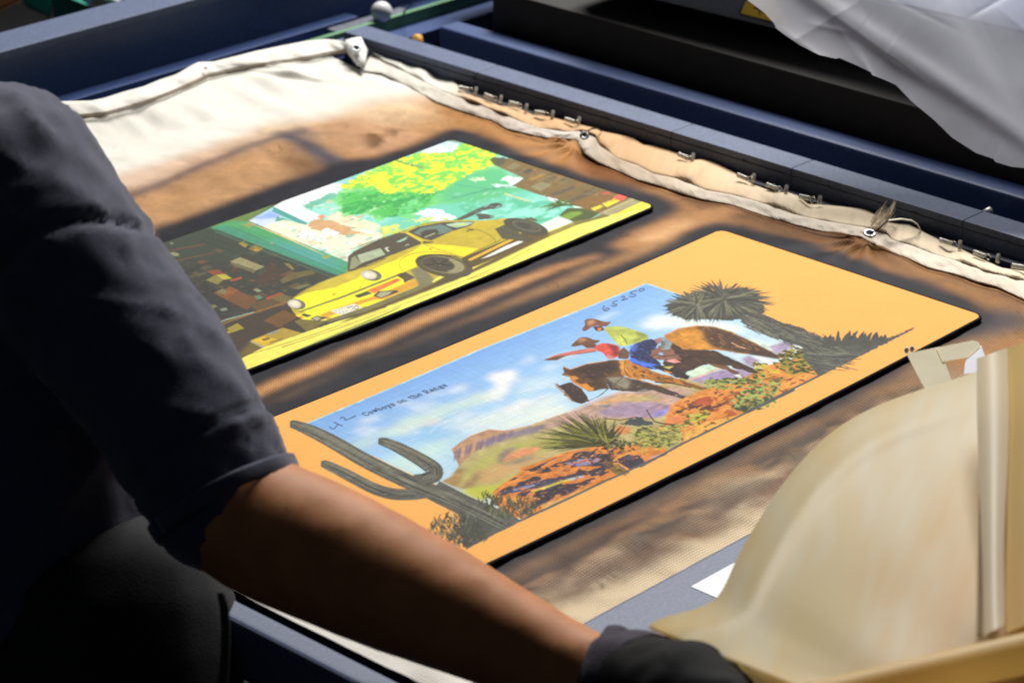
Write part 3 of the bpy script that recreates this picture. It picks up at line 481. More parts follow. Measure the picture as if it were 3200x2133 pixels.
    P('c', [(480, 853), (545, 880), (700, 828), (900, 798), (1005, 795), (1065, 900), (1050, 955), (870, 962), (905, 1050), (790, 1080), (720, 1088), (600, 1010), (540, 960), (478, 930)], md, rag=1.5); P('c', [(560, 880), (700, 840), (960, 805), (1010, 880), (900, 940), (760, 1000), (650, 930)], (66, 50, 42), soft=5); P('c', [(700, 1000), (860, 960), (900, 1050), (790, 1075), (720, 1060)], (78, 58, 44), soft=3)
    P('c', [(500, 930), (585, 945), (690, 1000), (765, 1060), (745, 1085), (690, 1078), (570, 1000)], og, rag=2); P('c', [(580, 985), (640, 960), (700, 1010), (640, 1020)], (96, 66, 40), soft=1); L('c', [(560, 900), (640, 950), (740, 1040), (800, 1060)], 2.5, (60, 44, 36)); L('c', [(480, 853), (545, 880), (700, 828), (900, 798)], 3, (216, 170, 150), al=.8)
    P('c', [(1000, 795), (1120, 790), (1300, 895), (1480, 945), (1700, 1010), (1815, 1065), (1790, 1075), (1560, 1005), (1420, 1015), (1250, 975), (1100, 962), (1040, 930)], (194, 128, 50), rag=1.5); P('c', [(1250, 900), (1480, 950), (1815, 1065), (1790, 1075), (1600, 1020), (1400, 990)], (96, 66, 44), soft=3); P('c', [(1010, 800), (1060, 800), (1080, 900), (1040, 920)], (222, 156, 66), soft=2)
    P('c', [(1180, 850), (1300, 900), (1560, 970), (1650, 1060), (1500, 1000), (1250, 950)], (200, 126, 50), thr=(n1, 0, .6)); P('c', [(1130, 840), (1250, 880), (1240, 960), (1120, 940)], (90, 62, 40), thr=(n2, .3, .5))
    P('c', [(865, 962), (1050, 950), (1300, 1012), (1400, 1042), (1622, 1138), (1600, 1152), (1540, 1140), (1320, 1078), (1150, 1092), (925, 1072)], (76, 60, 50), rag=1.5); P('c', [(880, 958), (1040, 950), (1110, 1000), (1085, 1068), (980, 1050)], (140, 132, 112), soft=2); P('c', [(1180, 1080), (1260, 1060), (1280, 1082), (1200, 1095)], (130, 130, 130), soft=1)
    L('c', [(1110, 955), (1300, 1010), (1480, 1060)], 3, (206, 140, 60)); L('c', [(1340, 1000), (1500, 1010), (1680, 1050)], 4, (84, 60, 46))
    L('c', [(905, 1050), (840, 1120), (720, 1175)], 2.2, (84, 64, 50), sm=1); L('c', [(1040, 955), (960, 1020), (800, 1140)], 2.2, (84, 64, 50), sm=1); L('c', [(890, 970), (960, 1020), (1040, 1060)], 2, (80, 66, 56)); L('c', [(1060, 800), (1050, 900), (1120, 960)], 3, (84, 58, 40), sm=1)
    P('c', [(1428, 565), (1560, 500), (1750, 470), (1870, 478), (2050, 530), (2200, 600), (2400, 700), (2560, 790), (2480, 770), (2352, 745), (2130, 728), (1900, 695), (1740, 705), (1600, 695), (1480, 640)], (198, 134, 52), rag=1.5)
    P('c', [(1720, 478), (1870, 478), (2050, 530), (2200, 600), (2400, 700), (2510, 760), (2480, 785), (2352, 745), (2130, 728), (1960, 695), (1850, 655), (1760, 600), (1800, 540)], (86, 64, 50), soft=4); L('c', [(1428, 565), (1560, 500), (1750, 470)], 3, (222, 150, 110)); P('c', [(1560, 560), (1700, 520), (1780, 560), (1860, 690), (1700, 690)], (214, 148, 56), soft=6)
    L('c', [(2060, 630), (2120, 665), (2190, 685)], 3, (226, 170, 130)); P('c', [(1490, 630), (1600, 690), (1900, 705), (2060, 780), (2320, 905), (2340, 920), (2230, 905), (2000, 842), (1850, 832), (1740, 862), (1650, 905), (1620, 945), (1420, 850), (1440, 720)], dk, rag=2); P('c', [(1820, 820), (2000, 840), (2130, 915), (2200, 965), (2150, 965), (2020, 885), (1900, 862)], (112, 80, 54), rag=1.5)
    P('c', [(1900, 715), (2050, 775), (2330, 905), (2200, 860), (2000, 790)], (60, 46, 42), soft=2); P('c', [(2080, 930), (2140, 925), (2160, 960), (2110, 955)], (240, 240, 240), soft=1); P('d', [(880, 770), (900, 740), (1190, 880), (1160, 900), (900, 860)], (82, 62, 50), soft=2)
    # riders
    P('c', [(845, 490), (960, 473), (1080, 488), (1255, 550), (1285, 590), (1150, 640), (1085, 655), (1000, 665), (940, 590)], (186, 196, 96), sm=1); P('c', [(960, 560), (1040, 560), (1080, 650), (1000, 660)], (212, 218, 104), soft=3); P('c', [(1150, 520), (1255, 550), (1285, 590), (1100, 640), (1180, 580)], (150, 156, 70), soft=3); L('c', [(1020, 560), (1060, 600), (1080, 650)], 3, (96, 90, 46))
    P('c', [(1100, 665), (1280, 588), (1375, 618), (1340, 705), (1300, 745), (1420, 842), (1350, 892), (1180, 842), (1108, 812)], (48, 52, 84), sm=1); P('c', [(1100, 690), (1130, 780), (1280, 820), (1400, 850), (1345, 888), (1180, 838), (1110, 805)], (78, 118, 220), rag=3, ragscale=10); P('c', [(1105, 670), (1180, 640), (1160, 700), (1120, 720)], (84, 120, 214), soft=3)
    P('c', [(648, 512), (690, 460), (675, 430), (700, 408), (755, 402), (815, 420), (880, 440), (937, 430), (900, 468), (880, 480), (760, 470), (690, 527)], (128, 84, 62), sm=1); P('c', [(700, 430), (760, 410), (790, 440), (720, 480)], (196, 140, 104), soft=2); P('c', [(760, 480), (840, 475), (870, 510), (815, 528), (780, 515)], (96, 62, 50)); P('c', [(800, 490), (840, 490), (835, 520), (805, 522)], (196, 124, 92))
    P('c', [(548, 660), (600, 610), (650, 575), (720, 582), (765, 605), (837, 608), (780, 642), (650, 655), (570, 670)], (112, 80, 60), sm=1); P('c', [(610, 600), (660, 580), (700, 600), (640, 640)], (170, 120, 86), soft=2); P('c', [(655, 652), (785, 640), (800, 680), (700, 682)], (112, 76, 60))
    P('c', [(780, 655), (870, 628), (1005, 660), (1015, 745), (935, 792), (890, 775), (850, 720), (785, 705)], (226, 92, 78), sm=1); P('c', [(880, 640), (1000, 660), (1015, 740), (960, 760), (930, 700)], (140, 52, 50), soft=3); P('c', [(880, 770), (900, 740), (960, 770), (930, 795)], (216, 150, 140), soft=1)
    P('c', [(300, 790), (400, 748), (520, 718), (700, 685), (790, 682), (785, 712), (500, 752), (420, 790), (330, 797)], (216, 122, 108)); P('c', [(300, 792), (420, 755), (540, 748), (790, 705), (785, 715), (500, 757), (420, 795), (330, 798)], (120, 84, 62)); P('c', [(300, 788), (400, 765), (440, 765), (400, 795), (330, 797)], (110, 78, 56))
    P('c', [(1000, 690), (1060, 670), (1100, 720), (1090, 790), (1000, 780)], (104, 78, 62), rag=2); P('c', [(1290, 742), (1360, 660), (1480, 620), (1490, 680), (1560, 740), (1590, 790), (1440, 802), (1340, 782)], (140, 98, 84), rag=3); P('c', [(1365, 592), (1430, 578), (1500, 630), (1478, 692), (1400, 695), (1420, 640)], (150, 162, 170)); P('c', [(1400, 600), (1440, 640), (1420, 690), (1390, 670)], (112, 130, 112)); P('c', [(1330, 600), (1400, 580), (1400, 620), (1370, 650)], (170, 120, 120))
    L('c', [(1300, 760), (1360, 740), (1420, 760), (1570, 740)], 3, (84, 60, 52)); P('c', [(1440, 802), (1520, 780), (1585, 812), (1520, 822)], (240, 160, 150)); P('c', [(1370, 730), (1410, 720), (1420, 745), (1390, 748)], (150, 190, 230)); P('c', [(1300, 850), (1440, 840), (1560, 870), (1660, 940), (1640, 968), (1530, 952), (1420, 900)], (58, 48, 50), rag=2)
    for q, cc in ((((1415, 855), (1520, 850), (1470, 880)), (200, 190, 90)), (((1420, 885), (1510, 915), (1450, 915)), (236, 150, 70)), (((1470, 940), (1520, 925), (1500, 950)), (150, 170, 190))): P('c', q, cc)
    H = lambda fr, pts, n, cols, vec, **k: c.hatch(F(fr, pts), n, cols, vec, **k)
    H('c', [(1440, 570), (1750, 475), (1870, 480), (2050, 530), (2350, 680), (2300, 730), (1900, 690), (1600, 690)], 120, [(226, 164, 76), (150, 96, 44), (104, 72, 50), (70, 54, 46), (196, 128, 52)], (16, 8), w=2.4, al=.55)
    H('c', [(560, 880), (960, 805), (1060, 900), (870, 960), (900, 1040), (720, 1060)], 90, [(56, 42, 38), (122, 84, 52), (150, 106, 62), (84, 60, 46)], (12, 10), w=2.2, al=.6)
    H('c', [(1000, 800), (1300, 900), (1800, 1060), (1560, 1000), (1100, 955)], 90, [(236, 168, 76), (130, 82, 42), (84, 58, 42), (206, 136, 56)], (18, 7), w=2.2, al=.65)
    H('c', [(870, 965), (1050, 955), (1400, 1045), (1600, 1140), (1320, 1075), (930, 1070)], 70, [(54, 44, 42), (120, 104, 88), (150, 140, 120)], (14, 6), w=2, al=.55)
    H('c', [(1490, 640), (1900, 708), (2320, 905), (1850, 830), (1640, 930), (1430, 850)], 90, [(52, 40, 38), (120, 82, 56), (150, 100, 60)], (16, 7), w=2, al=.5)
    H('c', [(1100, 665), (1280, 590), (1375, 620), (1300, 745), (1400, 850), (1180, 840)], 60, [(40, 44, 72), (90, 128, 214), (70, 96, 170)], (9, 8), w=2, al=.55); H('c', [(850, 490), (1080, 490), (1280, 590), (1000, 660)], 36, [(212, 220, 120), (150, 158, 72), (120, 120, 60)], (6, 10), w=2, al=.5)
    H('c', [(400, 1010), (560, 1000), (720, 1180), (590, 1190)], 40, [(44, 36, 40), (110, 84, 60), (150, 116, 80)], (10, 10), w=2, al=.5)
    H('f', [(1180, 440), (1500, 290), (2100, 70), (2352, 100), (1880, 515), (1300, 780)], 240, [(246, 176, 92), (190, 104, 52), (130, 74, 46), (232, 130, 62), (255, 200, 120)], (14, -5), w=2.4, al=.65, jit=.8)
    H('b', [(740, 705), (970, 540), (1400, 340), (1900, 300), (2300, 260), (1700, 630), (1000, 920)], 420, [(240, 160, 76), (176, 96, 46), (70, 56, 64), (120, 84, 60), (250, 186, 100), (140, 130, 160), (48, 42, 50)], (14, -5), w=2.4, al=.7, jit=.8)
    H('b', [(400, 680), (560, 420), (1000, 230), (1400, 240), (900, 430), (640, 640)], 120, [(206, 196, 120), (160, 150, 90), (190, 176, 96), (222, 190, 140)], (22, -12), w=3, al=.35)
    H('f', [(500, 490), (900, 330), (1300, 300), (1200, 490), (560, 545)], 90, [(196, 170, 186), (150, 130, 160), (232, 190, 150), (120, 130, 150)], (22, -6), w=3, al=.4)
    H('f', [(1480, 250), (1760, 170), (2100, 130), (2200, 160), (2060, 470), (1760, 470), (1720, 290)], 160, [(60, 66, 34), (196, 206, 116), (110, 120, 60), (150, 160, 80)], (7, -9), w=2, al=.7, jit=1.)
    H('f', [(810, 790), (1060, 630), (1320, 620), (1310, 760), (1000, 830)], 140, [(66, 68, 34), (206, 200, 110), (120, 118, 56), (226, 180, 90)], (6, -10), w=2, al=.7, jit=1.)
    H('e', [(0, 1370), (1000, 960), (2000, 640), (2100, 900), (1400, 1150), (300, 1500)], 160, [(150, 190, 238), (110, 160, 226), (176, 210, 240)], (30, -12), w=5, al=.16); H('e', [(700, 1500), (1600, 1150), (2200, 1000), (2200, 1200), (1400, 1480)], 140, [(244, 246, 240), (200, 226, 236), (226, 238, 226)], (34, -14), w=6, al=.22)
    # card bottom line, cream rim on the other sides
    rim = (164, 214, 232)
    c.line([(952, 1326), (1500, 1092), (2020, 886)], 4, rim, sm=0); c.line([(2020, 886), (2140, 927)], 3.5, rim)
    gr = (92, 92, 88)
    L('b', [(960, 985), (1300, 830), (1700, 640), (2352, 345)], 7, gr); L('f', [(900, 1015), (1300, 795), (1880, 515), (2352, 290)], 7, gr); L('d', [(850, 1420), (1140, 1270), (1500, 1090), (1620, 1030)], 7, gr)
    # cactus
    cg = (94, 94, 86); ch = (128, 126, 108)
    L('a', [(318, 375), (370, 377), (560, 455), (760, 560), (1000, 705), (1300, 855), (1550, 965), (1800, 1060), (2100, 1205), (2330, 1305)], [20, 27, 38, 44, 46, 46, 46, 46, 48, 50], cg, sm=2)
    L('a', [(1145, 535), (1200, 535), (1350, 600), (1560, 715), (1680, 800), (1690, 850), (1600, 885), (1480, 890)], [16, 26, 34, 42, 50, 46, 34, 28], cg, sm=2)
    L('a', [(608, 745), (660, 750), (850, 845), (1080, 970), (1260, 1030), (1450, 1035), (1600, 1020)], [16, 26, 34, 36, 36, 34, 30], cg, sm=2)
    P('b', [(220, 605), (480, 740), (860, 905), (990, 975), (900, 1030), (640, 1150), (470, 1250), (420, 930), (100, 770)], cg); P('b', [(400, 900), (560, 930), (760, 1010), (840, 1050), (560, 1200), (440, 1230)], (84, 86, 78))
    def stripes(pts, off, n, col):
        p = chaikin(np.array(F('a', pts)), 3, False); tt = np.gradient(p, axis=0); tt /= np.linalg.norm(tt, axis=1)[:, None]; nn = np.stack([-tt[:, 1], tt[:, 0]], 1)
        for k in range(n):
            o_ = R.uniform(-off, off); i_ = R.randint(0, len(p)-8); k2 = min(len(p), i_+R.randint(8, 26))
            c.line(p[i_:k2]+nn[i_:k2]*o_, np.concatenate([[.4], np.full(k2-i_-2, R.uniform(1.4, 2.6)), [.4]]), col, al=.85)
    st1 = [(370, 377), (560, 455), (760, 560), (1000, 705), (1300, 855), (1550, 965), (1800, 1060), (2150, 1230), (2352, 1330)]
    st2 = [(1200, 535), (1350, 600), (1560, 715), (1670, 800), (1660, 850), (1560, 880)]; st3 = [(660, 750), (850, 845), (1080, 970), (1260, 1030), (1500, 1030)]
    for pts in (st1, st1, st2, st3):
        stripes(pts, 15, 40, ch); stripes(pts, 14, 26, (70, 72, 68))
    p = [(340, 362), (560, 425), (760, 530), (1000, 668), (1300, 815)]; L('a', p, [3, 9, 10, 9, 3], (126, 124, 104), sm=2, soft=1.2); L('a', [(1180, 522), (1350, 578), (1560, 675), (1700, 770)], [3, 8, 9, 3], (126, 124, 104), sm=2, soft=1.2); L('a', [(640, 728), (850, 815), (1080, 935)], [3, 8, 3], (126, 124, 104), sm=2, soft=1.2)
    def tuft(fr, ctr, rx, ry, n, col, lmin, lmax, up=1.0, hi=None):
        for k in range(n):
            a_ = R.uniform(0, 6.28); r_ = math.sqrt(R.rand()); x_, y_ = ctr[0]+math.cos(a_)*r_*rx, ctr[1]+math.sin(a_)*r_*ry
            l = R.uniform(lmin, lmax); q = R.uniform(-1.0, 1.0); cc = col if hi is None or k % 4 else hi
            L(fr, [(x_, y_), (x_+l*.3*q, y_-l*.4*up), (x_+l*.2*q+l*.35*(k % 2-.5), y_-l*up*.8)], [3, 4.4, .6], cc, sm=1)
    tuft('b', (380, 1090), 240, 150, 200, (66, 66, 56), 60, 120, .8, (120, 118, 90)); tuft('b', (480, 1130), 200, 100, 90, (80, 80, 70), 50, 110, .7); tuft('b', (900, 880), 270, 90, 140, (74, 76, 60), 60, 130, .8, (118, 120, 84)); tuft('b', (700, 800), 120, 60, 40, (66, 66, 40), 60, 110, .8)
    # joshua tree
    jd, jm, jl = (80, 80, 72), (96, 96, 84), (124, 122, 98)
    P('d', [(780, 430), (1000, 465), (1200, 560), (1420, 640), (1650, 720), (1900, 760), (2150, 730), (2440, 612), (2446, 622), (2300, 700), (1900, 900), (1700, 1000), (1560, 1070), (1500, 1000), (1420, 900), (1400, 790), (1240, 742), (1000, 650), (830, 560)], (88, 88, 82), rag=1.2, ragscale=6)
    P('d', [(130, 420), (240, 330), (500, 280), (660, 250), (900, 290), (1040, 380), (1060, 460), (900, 520), (700, 540), (500, 530), (300, 530), (180, 480)], jd, rag=3, ragscale=8)
    for k in range(230):
        a_ = R.uniform(0, 6.283); l = R.uniform(.7, 1.12); rx, ry = (460, 150) if math.cos(a_) > 0 else (360, 190)
        s0 = (655+R.uniform(-20, 20), 345+R.uniform(-14, 14)); e_ = (655+math.cos(a_)*rx*l, 350+math.sin(a_)*ry*l+(30 if math.sin(a_) > 0 else 0))
        L('d', [s0, ((s0[0]+e_[0])/2, (s0[1]+e_[1])/2-12), e_], [2, 6, .5], [jd, jm, jl, (70, 70, 64), jd][k % 5], sm=1)
    for k in range(190):
        a_ = R.uniform(1.2, 5.2); l = R.uniform(.6, 1.1); s0 = (395+R.uniform(-30, 30), 400+R.uniform(-20, 20)); e_ = (395+math.cos(a_)*300*l, 400+math.sin(a_)*150*l+15)
        L('d', [s0, ((s0[0]+e_[0])/2+10, (s0[1]+e_[1])/2-8), e_], [2, 6, .5], [jd, jm, jl, (70, 70, 64)][k % 4], sm=1)
    for k in range(260):
        u = R.rand(); x_ = 840+u*900; y_ = 500+u*330+R.uniform(-70, 90)*(1+u*.6); l = R.uniform(50, 140)
        L('d', [(x_, y_), (x_+l, y_+l*R.uniform(.25, .6))], [.6, 3.2][::1] if False else 2.6, [(112, 112, 96), (72, 72, 68), (126, 124, 104), (84, 84, 76)][k % 4], al=.8)
    for k in range(60):
        x_ = 1420+R.uniform(0, 300); y_ = 800+R.uniform(0, 200); L('d', [(x_, y_), (x_+R.uniform(100, 260), y_+R.uniform(0, 40))], 2.6, [(118, 118, 104), (76, 76, 72)][k % 2], al=.8)
    for k in range(22):
        u = (k+R.rand())/22; x_ = 1610+u*580; y_ = 750-u*30; q = R.uniform(-.5, .7); l = R.uniform(60, 150)*(1-.45*u)
        L('d', [(x_, y_+40), (x_+q*l*.3, y_-l*.35), (x_+q*l, y_-l*.9)], [20, 13, .5], jd, sm=2)
    for k in range(60):
        u = R.rand(); x_ = 830+u*560; y_ = 460+u*175; L('d', [(x_, y_+8), (x_+R.uniform(40, 90), y_+R.uniform(0, 14))], [4, .5] if False else [4, 2, .4][:2], jd)
    # writing
    ink = (66, 78, 116)
    for q in ([(688, 392), (700, 412), (738, 422), (765, 372)], [(728, 352), (780, 378), (812, 392)], [(785, 322), (808, 306), (838, 318), (830, 340), (880, 322), (940, 290)]): L('a', q, 3.2, ink, sm=2)
    for q in ([(872, 285), (850, 300), (852, 325), (885, 335), (915, 315), (898, 303), (862, 322)], [(990, 236), (945, 250), (945, 270), (975, 268), (985, 282), (955, 293), (925, 280)], [(1022, 205), (1050, 195), (1062, 208), (1020, 238), (1050, 232), (1088, 215)], [(1170, 142), (1108, 160), (1112, 176), (1150, 176), (1165, 188), (1135, 204), (1095, 196)], [(1215, 150), (1185, 148), (1195, 130), (1235, 122), (1243, 138), (1215, 150)]): L('c', q, 3, (72, 84, 116), sm=2)
    s_ = 'Cowboys on the Range'; tot = sum(GLYPH[x][0]+.22 for x in s_)
    p0 = onmat(1143, 1299); p1 = onmat(1402, 1204); dx = (p1-p0)[:2]; u = np.linalg.norm(dx)/tot; ex = dx/np.linalg.norm(dx); ey = np.array([-ex[1], ex[0]]); pen = 0; up = u*1.15
    for ch_ in s_:
        w_, strokes = GLYPH[ch_]
        for st in strokes:
            q = np.array(st, float); q = chaikin(q, 1, False) if len(q) > 2 else q
            pl = p0[:2]+np.outer((q[:, 0]+pen)*u, ex)+np.outer(q[:, 1]*up, ey)
            pp = np.stack([(pl[:, 0]-c.x0)/c.res, (pl[:, 1]-c.y0)/c.res], 1)
            for a1, b1 in zip(pp[:-1], pp[1:]):
                t_ = b1-a1; t_ = t_/(np.linalg.norm(t_)+1e-9); n_ = np.array([-t_[1], t_[0]])*u/c.res*.155; t_ = t_*u/c.res*.1
                r = c.mask(np.array([a1-t_+n_, b1+t_+n_, b1+t_-n_, a1-t_-n_]))
                if r: c.put(r[0], r[1], r[2], (54, 66, 92))
        pen += w_+.22
    # linen grain of the card
    lg = 1+.035*(c.noise(2, 3, 20.)+c.noise(30, 5, .07))
    c.im *= 1+(lg-1)[..., None]*cardm[..., None]
    c.blur_all(1)
    return c
# ------------------------------------------------------------------ scorched and ink-stained press blanket
BOFF = -.0045
def paint_blanket():
    c = Canvas(1.16, 2.17, 1.13, 2.36, .0011, (182, 134, 82), off=BOFF, seed=9)
    R = c.rng
    Q = lambda pts, col, **k: c.poly(pts, col, **k)
    st = c.fbm(60, 5, .28); st2 = c.fbm(26, 15, .3); sp = c.fbm(8, 25)
    dark = (32, 33, 42); mid = (122, 88, 62); tan = (192, 150, 108); white = (232, 228, 217)
    # clean far end
    Q([(-200, 700), (300, 585), (420, 560), (620, 500), (830, 415), (900, 380), (1010, 385), (1120, 335), (1260, 310), (1330, 300), (1420, 330), (1200, 60), (0, 60)], white, soft=16, rag=10, ragscale=26)
    Q([(380, 610), (620, 490), (840, 410), (900, 380), (1010, 380), (1130, 325), (1330, 300), (1380, 360), (1150, 430), (900, 430), (640, 540)], (226, 196, 160), soft=16, al=.65)
    Q([(300, 560), (640, 470), (850, 400), (860, 420), (640, 510), (420, 590)], (214, 178, 150), soft=9, al=.8)
    # right and lower brown cloth
    Q([(1330, 300), (1700, 420), (2300, 620), (3300, 960), (3300, 1100), (2300, 720), (1500, 450)], (182, 128, 72), soft=9)
    Q([(1780, 470), (1900, 500), (2080, 590), (1960, 590), (1830, 545)], (132, 78, 28), soft=6)
    Q([(2050, 585), (2300, 640), (2700, 745), (3200, 930), (3200, 980), (2700, 800), (2200, 660)], (126, 84, 44), soft=7); Q([(2700, 760), (2850, 820), (3000, 880), (3200, 960), (3200, 1010), (2900, 880)], (160, 112, 62), soft=6)
    # near strip, pale towards the tray bar, its silky sheen painted in
    Q([(900, 2100), (1500, 1900), (1850, 1950), (3300, 1200), (3400, 980), (3050, 1010), (2400, 1350), (1550, 1760), (1000, 2000)], (148, 110, 70), soft=12)
    Q([(1300, 2150), (1560, 1930), (1750, 1830), (2000, 1700), (2300, 1560), (2600, 1400), (2900, 1240), (3300, 1010), (3300, 1300), (1800, 2100)], (230, 208, 172), soft=16, rag=10, ragscale=40)
    Q([(1560, 1930), (2050, 1660), (2500, 1440), (2700, 1330), (2500, 1500), (2050, 1760), (1700, 1900)], (112, 84, 64), soft=9, thr=(c.fbm(40, 15, 1.6), -.2, .9)); Q([(1500, 1830), (1900, 1650), (2350, 1420), (2400, 1470), (1950, 1720), (1600, 1880)], (150, 110, 78), soft=8, thr=(c.fbm(60, 5, 1.6), -.1, .9))
    for pts in ([(1640, 1850), (1760, 1800), (1830, 1840), (1720, 1880)], [(1900, 1720), (2060, 1640), (2180, 1640), (2000, 1740)], [(2150, 1580), (2300, 1500), (2420, 1500), (2280, 1600)], [(2420, 1440), (2560, 1370), (2640, 1370), (2500, 1470)], [(2700, 1300), (2820, 1250), (2860, 1270), (2740, 1340)]):
        Q(pts, (72, 58, 56), soft=7, al=.5)
    Q([(2950, 1120), (3050, 1060), (3200, 1010), (3300, 1050), (3100, 1160), (3000, 1190)], (170, 120, 66), soft=8); Q([(2980, 1000), (3100, 960), (3250, 990), (3200, 1030), (3040, 1060)], (84, 74, 76), soft=10)
    # blotchy scorching below the near mat
    Q([(1450, 1880), (1900, 1660), (2350, 1430), (2750, 1230), (2900, 1180), (2800, 1290), (2400, 1500), (1950, 1730), (1600, 1900)], (58, 48, 46), soft=5, al=.8, thr=(c.fbm(20, 85, 3.2), .0, 1.0))
    Q([(1560, 1930), (2000, 1730), (2500, 1470), (2850, 1270), (2800, 1340), (2400, 1570), (1900, 1820), (1650, 1940)], (120, 84, 58), soft=6, al=.8, thr=(c.fbm(24, 95, 3.0), .1, 1.0))
    # ghost outline left by an earlier, larger mat
    Q([(400, 700), (430, 612), (640, 520), (870, 440), (960, 470), (1040, 530), (900, 590), (700, 660), (480, 740)], (186, 142, 98), soft=7)
    c.line([(300, 640), (420, 608), (640, 513), (790, 455), (870, 428)], [16, 15, 14, 11, 13], (78, 66, 72), soft=4); c.line([(300, 650), (640, 516), (860, 432)], 26, (120, 92, 84), soft=9, al=.5)
    c.line([(855, 420), (900, 425), (980, 470), (1060, 520), (1100, 560)], [18, 40, 55, 70, 80], (76, 72, 80), soft=7); c.line([(905, 425), (940, 400), (1000, 430)], 26, (84, 76, 84), soft=7)
    Q([(880, 480), (960, 490), (1060, 545), (980, 570), (900, 560)], (112, 78, 50), soft=8, al=.7); Q([(960, 380), (1060, 370), (1250, 395), (1330, 420), (1250, 480), (1120, 490), (1020, 440)], (190, 146, 108), soft=10)
    Q([(1130, 400), (1330, 410), (1300, 450), (1150, 470)], (120, 84, 54), thr=(c.fbm(30, 35, .7), .2, 1.2), soft=6)
    # ink haloes round the two mats
    Q([(460, 790), (470, 720), (640, 655), (780, 602), (930, 552), (1060, 505), (1170, 492), (1290, 452), (1390, 402), (1430, 396), (1500, 410), (1600, 462), (1690, 495), (1780, 525), (1850, 552), (1950, 578), (2060, 604), (2112, 632), (2120, 655), (2070, 680), (2000, 770), (1760, 870), (1460, 1000), (1160, 1125), (900, 1240), (700, 1320), (600, 1000)], dark, soft=6, rag=1.2, ragscale=40)
    Q([(560, 1400), (700, 1285), (900, 1235), (1100, 1130), (1400, 1020), (1700, 915), (1900, 840), (2090, 760), (2170, 700), (2250, 690), (2330, 705), (2480, 740), (2640, 790), (2760, 835), (2900, 880), (3030, 935), (3110, 985), (3060, 1040), (2900, 1110), (2700, 1230), (2450, 1360), (2200, 1490), (1900, 1640), (1700, 1740), (1500, 1840), (1400, 1900), (900, 1700)], dark, soft=6, rag=1.2, ragscale=40)
    # bare streaks between the mats
    c.line([(720, 1262), (900, 1185), (1100, 1098), (1300, 1010), (1500, 930), (1700, 850), (1880, 795)], [26, 30, 27, 26, 24, 22, 10], (198, 140, 84), soft=4.5); c.line([(760, 1245), (1000, 1140), (1300, 1008), (1700, 850)], 10, (222, 168, 112), soft=3, al=.7)
    Q([(1905, 770), (1990, 720), (2120, 672), (2290, 640), (2320, 665), (2180, 700), (2080, 745), (1990, 790)], (190, 136, 84), soft=6); Q([(1980, 750), (2150, 685), (2180, 690), (2040, 760)], (222, 172, 120), soft=4)
    Q([(1960, 690), (2060, 640), (2150, 650), (2100, 680)], dark, soft=8, al=.6)
    # faint unevenness of the scorching, shade of hairline creases painted dark
    k = np.exp(.04*c.fbm(50, 5, .8)+.05*c.fbm(9, 15)+.05*c.noise(2.2, 19))[..., None]
    g = c.im.mean(-1, keepdims=True)
    c.im *= np.where(g > .5, 1+(k-1)*.3, k)
    cr = np.exp(-(c.fbm(40, 65, .6)/.05)**2)*np.clip(c.fbm(44, 75)-.2, 0, 1)
    c.im *= 1-(.55*np.clip(cr, 0, 1)[..., None])*(g < .45)
    return c
# ------------------------------------------------------------------ helpers
def tag(o, label=None, cat=None, group=None, kind=None):
    if label: o['label'] = label
    if cat: o['category'] = cat
    if group: o['group'] = group
    if kind: o['kind'] = kind
    return o
def link(name, me, mt=None, parent=None, smooth=False):
    o = bpy.data.objects.new(name, me); COL.objects.link(o)
    if mt is not None and not me.materials: me.materials.append(mt)
    if parent is not None: o.parent = parent
    if smooth: me.polygons.foreach_set('use_smooth', np.ones(len(me.polygons), bool))
    return o
def empty(name, loc=(0, 0, 0)):
    o = bpy.data.objects.new(name, None); COL.objects.link(o); o.empty_display_size = .05
    return o
def mesh_np(name, V, Q):
    me = bpy.data.meshes.new(name); V = np.asarray(V, np.float32); Q = np.asarray(Q, np.int32)
    me.vertices.add(len(V)); me.vertices.foreach_set('co', V.ravel())
    k = Q.shape[1]; me.loops.add(Q.size); me.loops.foreach_set('vertex_index', Q.ravel())
    me.polygons.add(len(Q)); me.polygons.foreach_set('loop_start', np.arange(len(Q), dtype=np.int32)*k)
    me.update(calc_edges=True); return me
def grid_faces(h, w):
    i, j = np.meshgrid(np.arange(h-1), np.arange(w-1), indexing='ij'); a = (i*w+j).ravel()
    return np.stack([a, a+1, a+w+1, a+w], 1)
def add_col(me, rgb, name='Col'):
    at = me.color_attributes.new(name, 'FLOAT_COLOR', 'POINT')
    c4 = np.ones((len(me.vertices), 4), np.float32); c4[:, :3] = rgb
    at.data.foreach_set('color', c4.ravel())
def bm_mesh(name, bm):
    me = bpy.data.meshes.new(name); bm.to_mesh(me); bm.free(); return me
def box(name, x0, x1, y0, y1, z0, z1, mt, parent=None, bev=.002, seg=2):
    bm = bmesh.new(); bmesh.ops.create_cube(bm, size=1)
    for v in bm.verts: v.co = Vector((x0+(v.co.x+.5)*(x1-x0), y0+(v.co.y+.5)*(y1-y0), z0+(v.co.z+.5)*(z1-z0)))
    if bev: bmesh.ops.bevel(bm, geom=bm.edges[:], offset=bev, segments=seg, profile=.6, affect='EDGES')
    return link(name, bm_mesh(name, bm), mt, parent)
